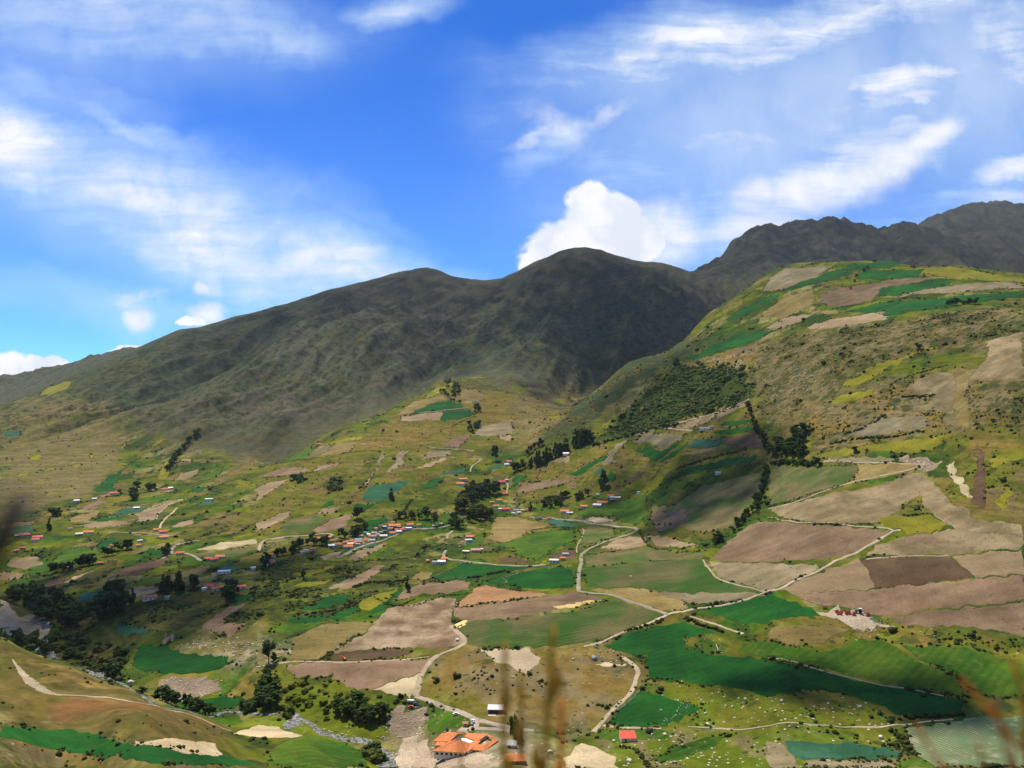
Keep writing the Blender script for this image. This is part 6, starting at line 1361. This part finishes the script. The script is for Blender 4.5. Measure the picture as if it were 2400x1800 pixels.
# uncountable stones of the rubble slopes
def stones(lst):
    ce, ra = [], []
    for w, s, n_, (r0_, r1_) in lst:
        q = world_poly(w, s); lo, hi = q.min(0), q.max(0); p_ = lo + (hi - lo) * RNG.uniform(0, 1, (n_ * 3, 2)); p_ = p_[inside(q, p_[:, 0], p_[:, 1])][:n_]
        r = r0_ * 0.5 + (r1_ - r0_ * 0.5) * RNG.uniform(0, 1, len(p_)) ** 2.4; ce.append(np.column_stack([p_, ground(p_[:, 0], p_[:, 1]) + 0.25 + 0.1 * r])); ra.append(r)
    v_, f_ = blobs(np.concatenate(ce), np.concatenate(ra), ICO0, 71, 0.2, 0.75); o = link('loose_stones', raw_mesh('loose_stones', v_, f_), 'rock'); o['kind'] = 'stuff'; o['label'] = 'pale loose stones strewn over rubble slopes and river banks'; o['category'] = 'stones'
stones([('J', '1180,1150 1270,1120 1420,1120 1480,1170 1470,1350 1320,1400 1150,1400 1100,1290', 300, (0.25, 0.7)), ('J', '1000,1380 1190,1400 1200,1560 1150,1659 1180,1440', 160, (0.3, 0.8)), ('J', '0,1180 330,1170 450,1250 1000,1440 950,1470 500,1350 300,1250 0,1230', 150, (0.3, 0.9)), ('I', '1340,980 1430,890 1600,870 1900,890 1970,950 1900,1030 1700,1040 1450,1020', 220, (0.3, 0.9)),
        ('I', '1480,620 1800,540 2212,560 2400,560 2500,640 2490,740 2212,800 2000,740', 230, (0.3, 0.9)), ('K', '1000,1330 2200,1380 2212,1659 1250,1659', 60, (0.15, 0.45)), ('H', '640,1130 900,1090 1050,1160 920,1220 800,1250', 260, (0.3, 0.7)), ('C', '900,560 1400,300 1900,250 2000,450 1500,640', 60, (0.5, 1.3)), ('D', '0,200 600,100 600,400 0,500', 240, (0.5, 1.4)), ('K', '1180,1380 1500,1060 1560,1130', 60, (0.3, 0.6)),
        ('J', '1200,1400 1560,1380 2100,1540 2100,1659 1200,1659', 200, (0.15, 0.45)), ('G', '600,540 1200,500 1200,520 620,580', 120, (0.2, 0.5)), ('M', '680,1060 800,1020 780,1100 700,1120', 60, (0.4, 0.9)), ('I', '280,540 420,540 420,600 320,630', 50, (0.5, 1.2)), ('I', '740,820 950,840 960,930 780,860', 70, (0.4, 1.0))])
# dry stone walls along the lanes
WALLS = '''F 1450,785 1520,750 1650,690 1790,620|pale dry stone wall rising along the left side of the long emerald field
M 1290,1510 1500,1450 1800,1380 2100,1350|pale dry stone wall along the top of the square emerald field
F 1520,770 1700,755 1830,755|thin stone wall under the long emerald field
M 1240,1500 1280,1540 1320,1570 1280,1590|short crooked stone wall left of the square emerald field
H 200,900 400,975 660,1010 900,1080|low stone edge between the brown field and the gravel yard
K 780,1230 960,1130 1100,1000|pale stone wall beside the track at the emerald triangle
B 1240,690 1400,630 1600,608 1850,578|pale stone wall between the high green fields'''
for k_, ln in enumerate(WALLS.split('\n')):
    pth, lab = ln.split('|'); w, s = pth.split(' ', 1); q = polyline_world(w, s, 0.9); rg = np.random.default_rng(70 + k_); q = q[rg.uniform(0, 1, len(q)) > 0.12]; q = q + rg.normal(0, 0.22, q.shape); r = rg.uniform(0.20, 0.48, len(q)) * (1 + 0.0003 * q[:, 1].mean())
    v_, f_ = blobs(np.column_stack([q, ground(q[:, 0], q[:, 1]) + 0.3]), r, ICO0, k_, 0.15, 0.9); tag(link('stone_wall', raw_mesh('stone_wall', v_, f_), 'stone_wall'), lab, 'stone wall', 'dry stone walls')
# white pipe frame with a small pennant on the meadow
gx, gy, gz = at('K', 1790, 665); fr = empty('goal_frame', (gx, gy, gz + 0.2), 0.0); s_ = gy / FOC * 600 / 2212
part('post', 'paint_white', fr, [tube([(0, 0, 0), (1.2, 14, 2.2)], [0.16, 0.16], 5)]); part('ground_bar', 'paint_white', fr, [tube([(0, 0, 0.1), (9, -1.5, 0.1)], [0.16, 0.16], 5)]); part('pennant', 'crate_red', fr, [box_vf(2.6, 12.5, 1.2, 2.2, 0.15, 1.2)]); tag(fr, 'thin white bent pipe frame with a small red cloth on the meadow', 'frame')
gx, gy, gz = at('K', 315, 1610); po = empty('fence_post', (gx, gy, gz), 0); part('post', 'wood_dark', po, [tube([(0, 0, -0.3), (0, 0, 6.0)], [0.12, 0.10], 6)]); tag(po, 'thin dark post standing beside a white boulder near the bottom edge', 'post')

# ------------------------------------------------------------------ grass at the photographer's feet, far out of focus
for n_, c1, c2 in (('stalk_olive', (0.46, 0.34, 0.06), (0.38, 0.27, 0.05)), ('stalk_orange', (0.72, 0.33, 0.07), (0.60, 0.26, 0.06)), ('stalk_pink', (0.50, 0.22, 0.13), (0.42, 0.24, 0.11)), ('stalk_dark', (0.07, 0.065, 0.07), (0.09, 0.085, 0.08))):
    m, g, b = newmat(n_); p = g.n('ShaderNodeNewGeometry').outputs['Position']; g.put(b.inputs['Base Color'], g.mix(g.noise(p, 90.0, 3), c1, c2)); b.inputs['Roughness'].default_value = 0.8; tr_ = g.n('ShaderNodeBsdfTranslucent'); g.put(tr_.inputs[0], c1); ms_ = g.n('ShaderNodeMixShader'); ms_.inputs[0].default_value = 0.45; ot_ = [q for q in m.node_tree.nodes if q.type == 'OUTPUT_MATERIAL'][0]; m.node_tree.links.new(b.outputs[0], ms_.inputs[1]); m.node_tree.links.new(tr_.outputs[0], ms_.inputs[2]); m.node_tree.links.new(ms_.outputs[0], ot_.inputs[0])
def stalk(pixels, Y, r0, head, mat, label, tips=10, name='grass_stalk', foot=True, spread=1.0):
    """a culm through photo pixels at a given distance, rooted in the slope, with a seed head of small spikelets"""
    pts_ = [np.array([(u - 1200) / FOC * Y_, Y_, (HOR - v) / FOC * Y_]) for (u, v), Y_ in zip(pixels, np.broadcast_to(Y, len(pixels)))]
    if foot:
        b0 = pts_[0]; gz_ = -1.3 - 0.505 * b0[1]; pts_ = [np.array([b0[0] * 1.1, b0[1] + 0.02, gz_]), np.array([b0[0] * 1.05, b0[1] + 0.01, (gz_ + b0[2]) / 2])] + pts_
    pts_ = np.array(pts_); L = np.concatenate([[0], np.cumsum(np.linalg.norm(np.diff(pts_, axis=0), axis=1))]); s = np.linspace(0, L[-1], 30); path = np.stack([np.interp(s, L, pts_[:, k]) for k in range(3)], 1)
    for _ in range(2): path[1:-1] = (path[:-2] + path[1:-1] * 2 + path[2:]) / 4
    e = empty(name, tuple(path[0]), 0); loc = path - path[0]; v, f = tube(loc, np.linspace(r0, r0 * 0.5, 30), 6); part('culm', mat, e, [(v, f)])
    if head:
        n0 = int(30 * (1 - head)); rg = np.random.default_rng(int(abs(pixels[0][0]))); sp = []
        for k in range(tips):
            t = n0 + (29 - n0) * k / tips; i = int(t); c = loc[i] * (1 - t + i) + loc[min(i + 1, 29)] * (t - i); d = loc[min(i + 1, 29)] - loc[max(i - 1, 0)]; d /= np.linalg.norm(d); q = rg.normal(0, 1, 3); q -= q.dot(d) * d; q /= np.linalg.norm(q)
            ln_ = 0.010 * spread; c2 = c + d * ln_ + q * r0 * 1.6 * spread; c3 = c + d * ln_ * 2 + q * r0 * 1.3 * spread; sp.append(tube([c, c2, c3], [r0 * 0.6, r0 * 1.1, r0 * 0.2], 5))
        part('seed_head', mat, e, sp)['kind'] = 'stuff'
    return tag(e, label, 'grass')
stalk([(1178, 1830), (1180, 1640), (1184, 1500)], 0.40, 0.0029, 0.45, 'stalk_olive', 'tall blurred olive grass stalk, second from the left at the bottom centre', 16)
stalk([(1226, 1830), (1224, 1700), (1220, 1580)], 0.42, 0.0026, 0.4, 'stalk_olive', 'blurred olive grass stalk between the two tallest ones', 12)
stalk([(1270, 1830), (1272, 1700), (1280, 1580), (1298, 1465)], 0.40, 0.0030, 0.45, 'stalk_olive', 'tallest blurred olive grass stalk leaning right at the bottom centre', 16)
stalk([(1318, 1830), (1316, 1720), (1315, 1635)], 0.42, 0.0025, 0.4, 'stalk_orange', 'short blurred orange brown grass stalk, rightmost of the centre group', 10)
stalk([(1092, 1830), (1084, 1770), (1078, 1715)], 0.42, 0.0018, 0.25, 'stalk_olive', 'lowest blurred grass stalk in front of the farmhouse roof', 8)
RS = [([(2520, 1760), (2400, 1690), (2300, 1640), (2255, 1590)], 'stalk_orange', 'bright orange blurred grass blade arching in from the right edge'), ([(2330, 1860), (2260, 1790), (2190, 1730), (2150, 1700)], 'stalk_orange', 'orange blurred grass blade leaning left at the bottom right'), ([(2480, 1640), (2400, 1575), (2370, 1545)], 'stalk_orange', 'short orange brown blade at the upper right of the blurred tuft'),
      ([(2380, 1860), (2350, 1790), (2310, 1745), (2290, 1735)], 'stalk_pink', 'pinkish blurred seed head at the bottom right'), ([(2420, 1830), (2390, 1740), (2360, 1690), (2330, 1640)], 'stalk_pink', 'reddish brown blurred stalk near the right edge'), ([(2440, 1800), (2400, 1650), (2384, 1560)], 'stalk_olive', 'olive blurred stalk standing upright at the right edge')]
for pxs, mt_, lab in RS: stalk(pxs, 0.34, 0.0013, 0.6, mt_, lab, 18, spread=1.2)
stalk([(-420, 1480), (-200, 1290), (-40, 1205), (50, 1165)], 0.11, 0.0040, 0.5, 'stalk_dark', 'very blurred dark grey leaf tip at the left edge', 18, 'leaf_tip', spread=0.55)
# ------------------------------------------------------------------ haze
zlo = float(Z.min()) - 1.0; zlo = min(zlo, -1.75 - 0.505 * 60 - 1)
hz = bpy.data.meshes.new('haze'); v, f = box_vf(0, 5000, zlo - 100.0, 24000, 11400, 2500 - zlo); hz.from_pydata(v, [], f); hz.update()
m = bpy.data.materials.new('haze'); m.use_nodes = True; m.node_tree.nodes.clear(); g = G(m.node_tree); vol = g.n('ShaderNodeVolumePrincipled'); vol.inputs['Color'].default_value = (0.80, 0.88, 1.0, 1); vol.inputs['Density'].default_value = HAZE; vol.inputs['Anisotropy'].default_value = 0.2
o_ = g.n('ShaderNodeOutputMaterial'); m.node_tree.links.new(vol.outputs[0], o_.inputs['Volume']); MATS['haze'] = m
if HAZE > 0: ho = link('haze', hz, 'haze'); ho['kind'] = 'stuff'; ho['label'] = 'thin pale haze filling the valley air'; ho['category'] = 'haze'
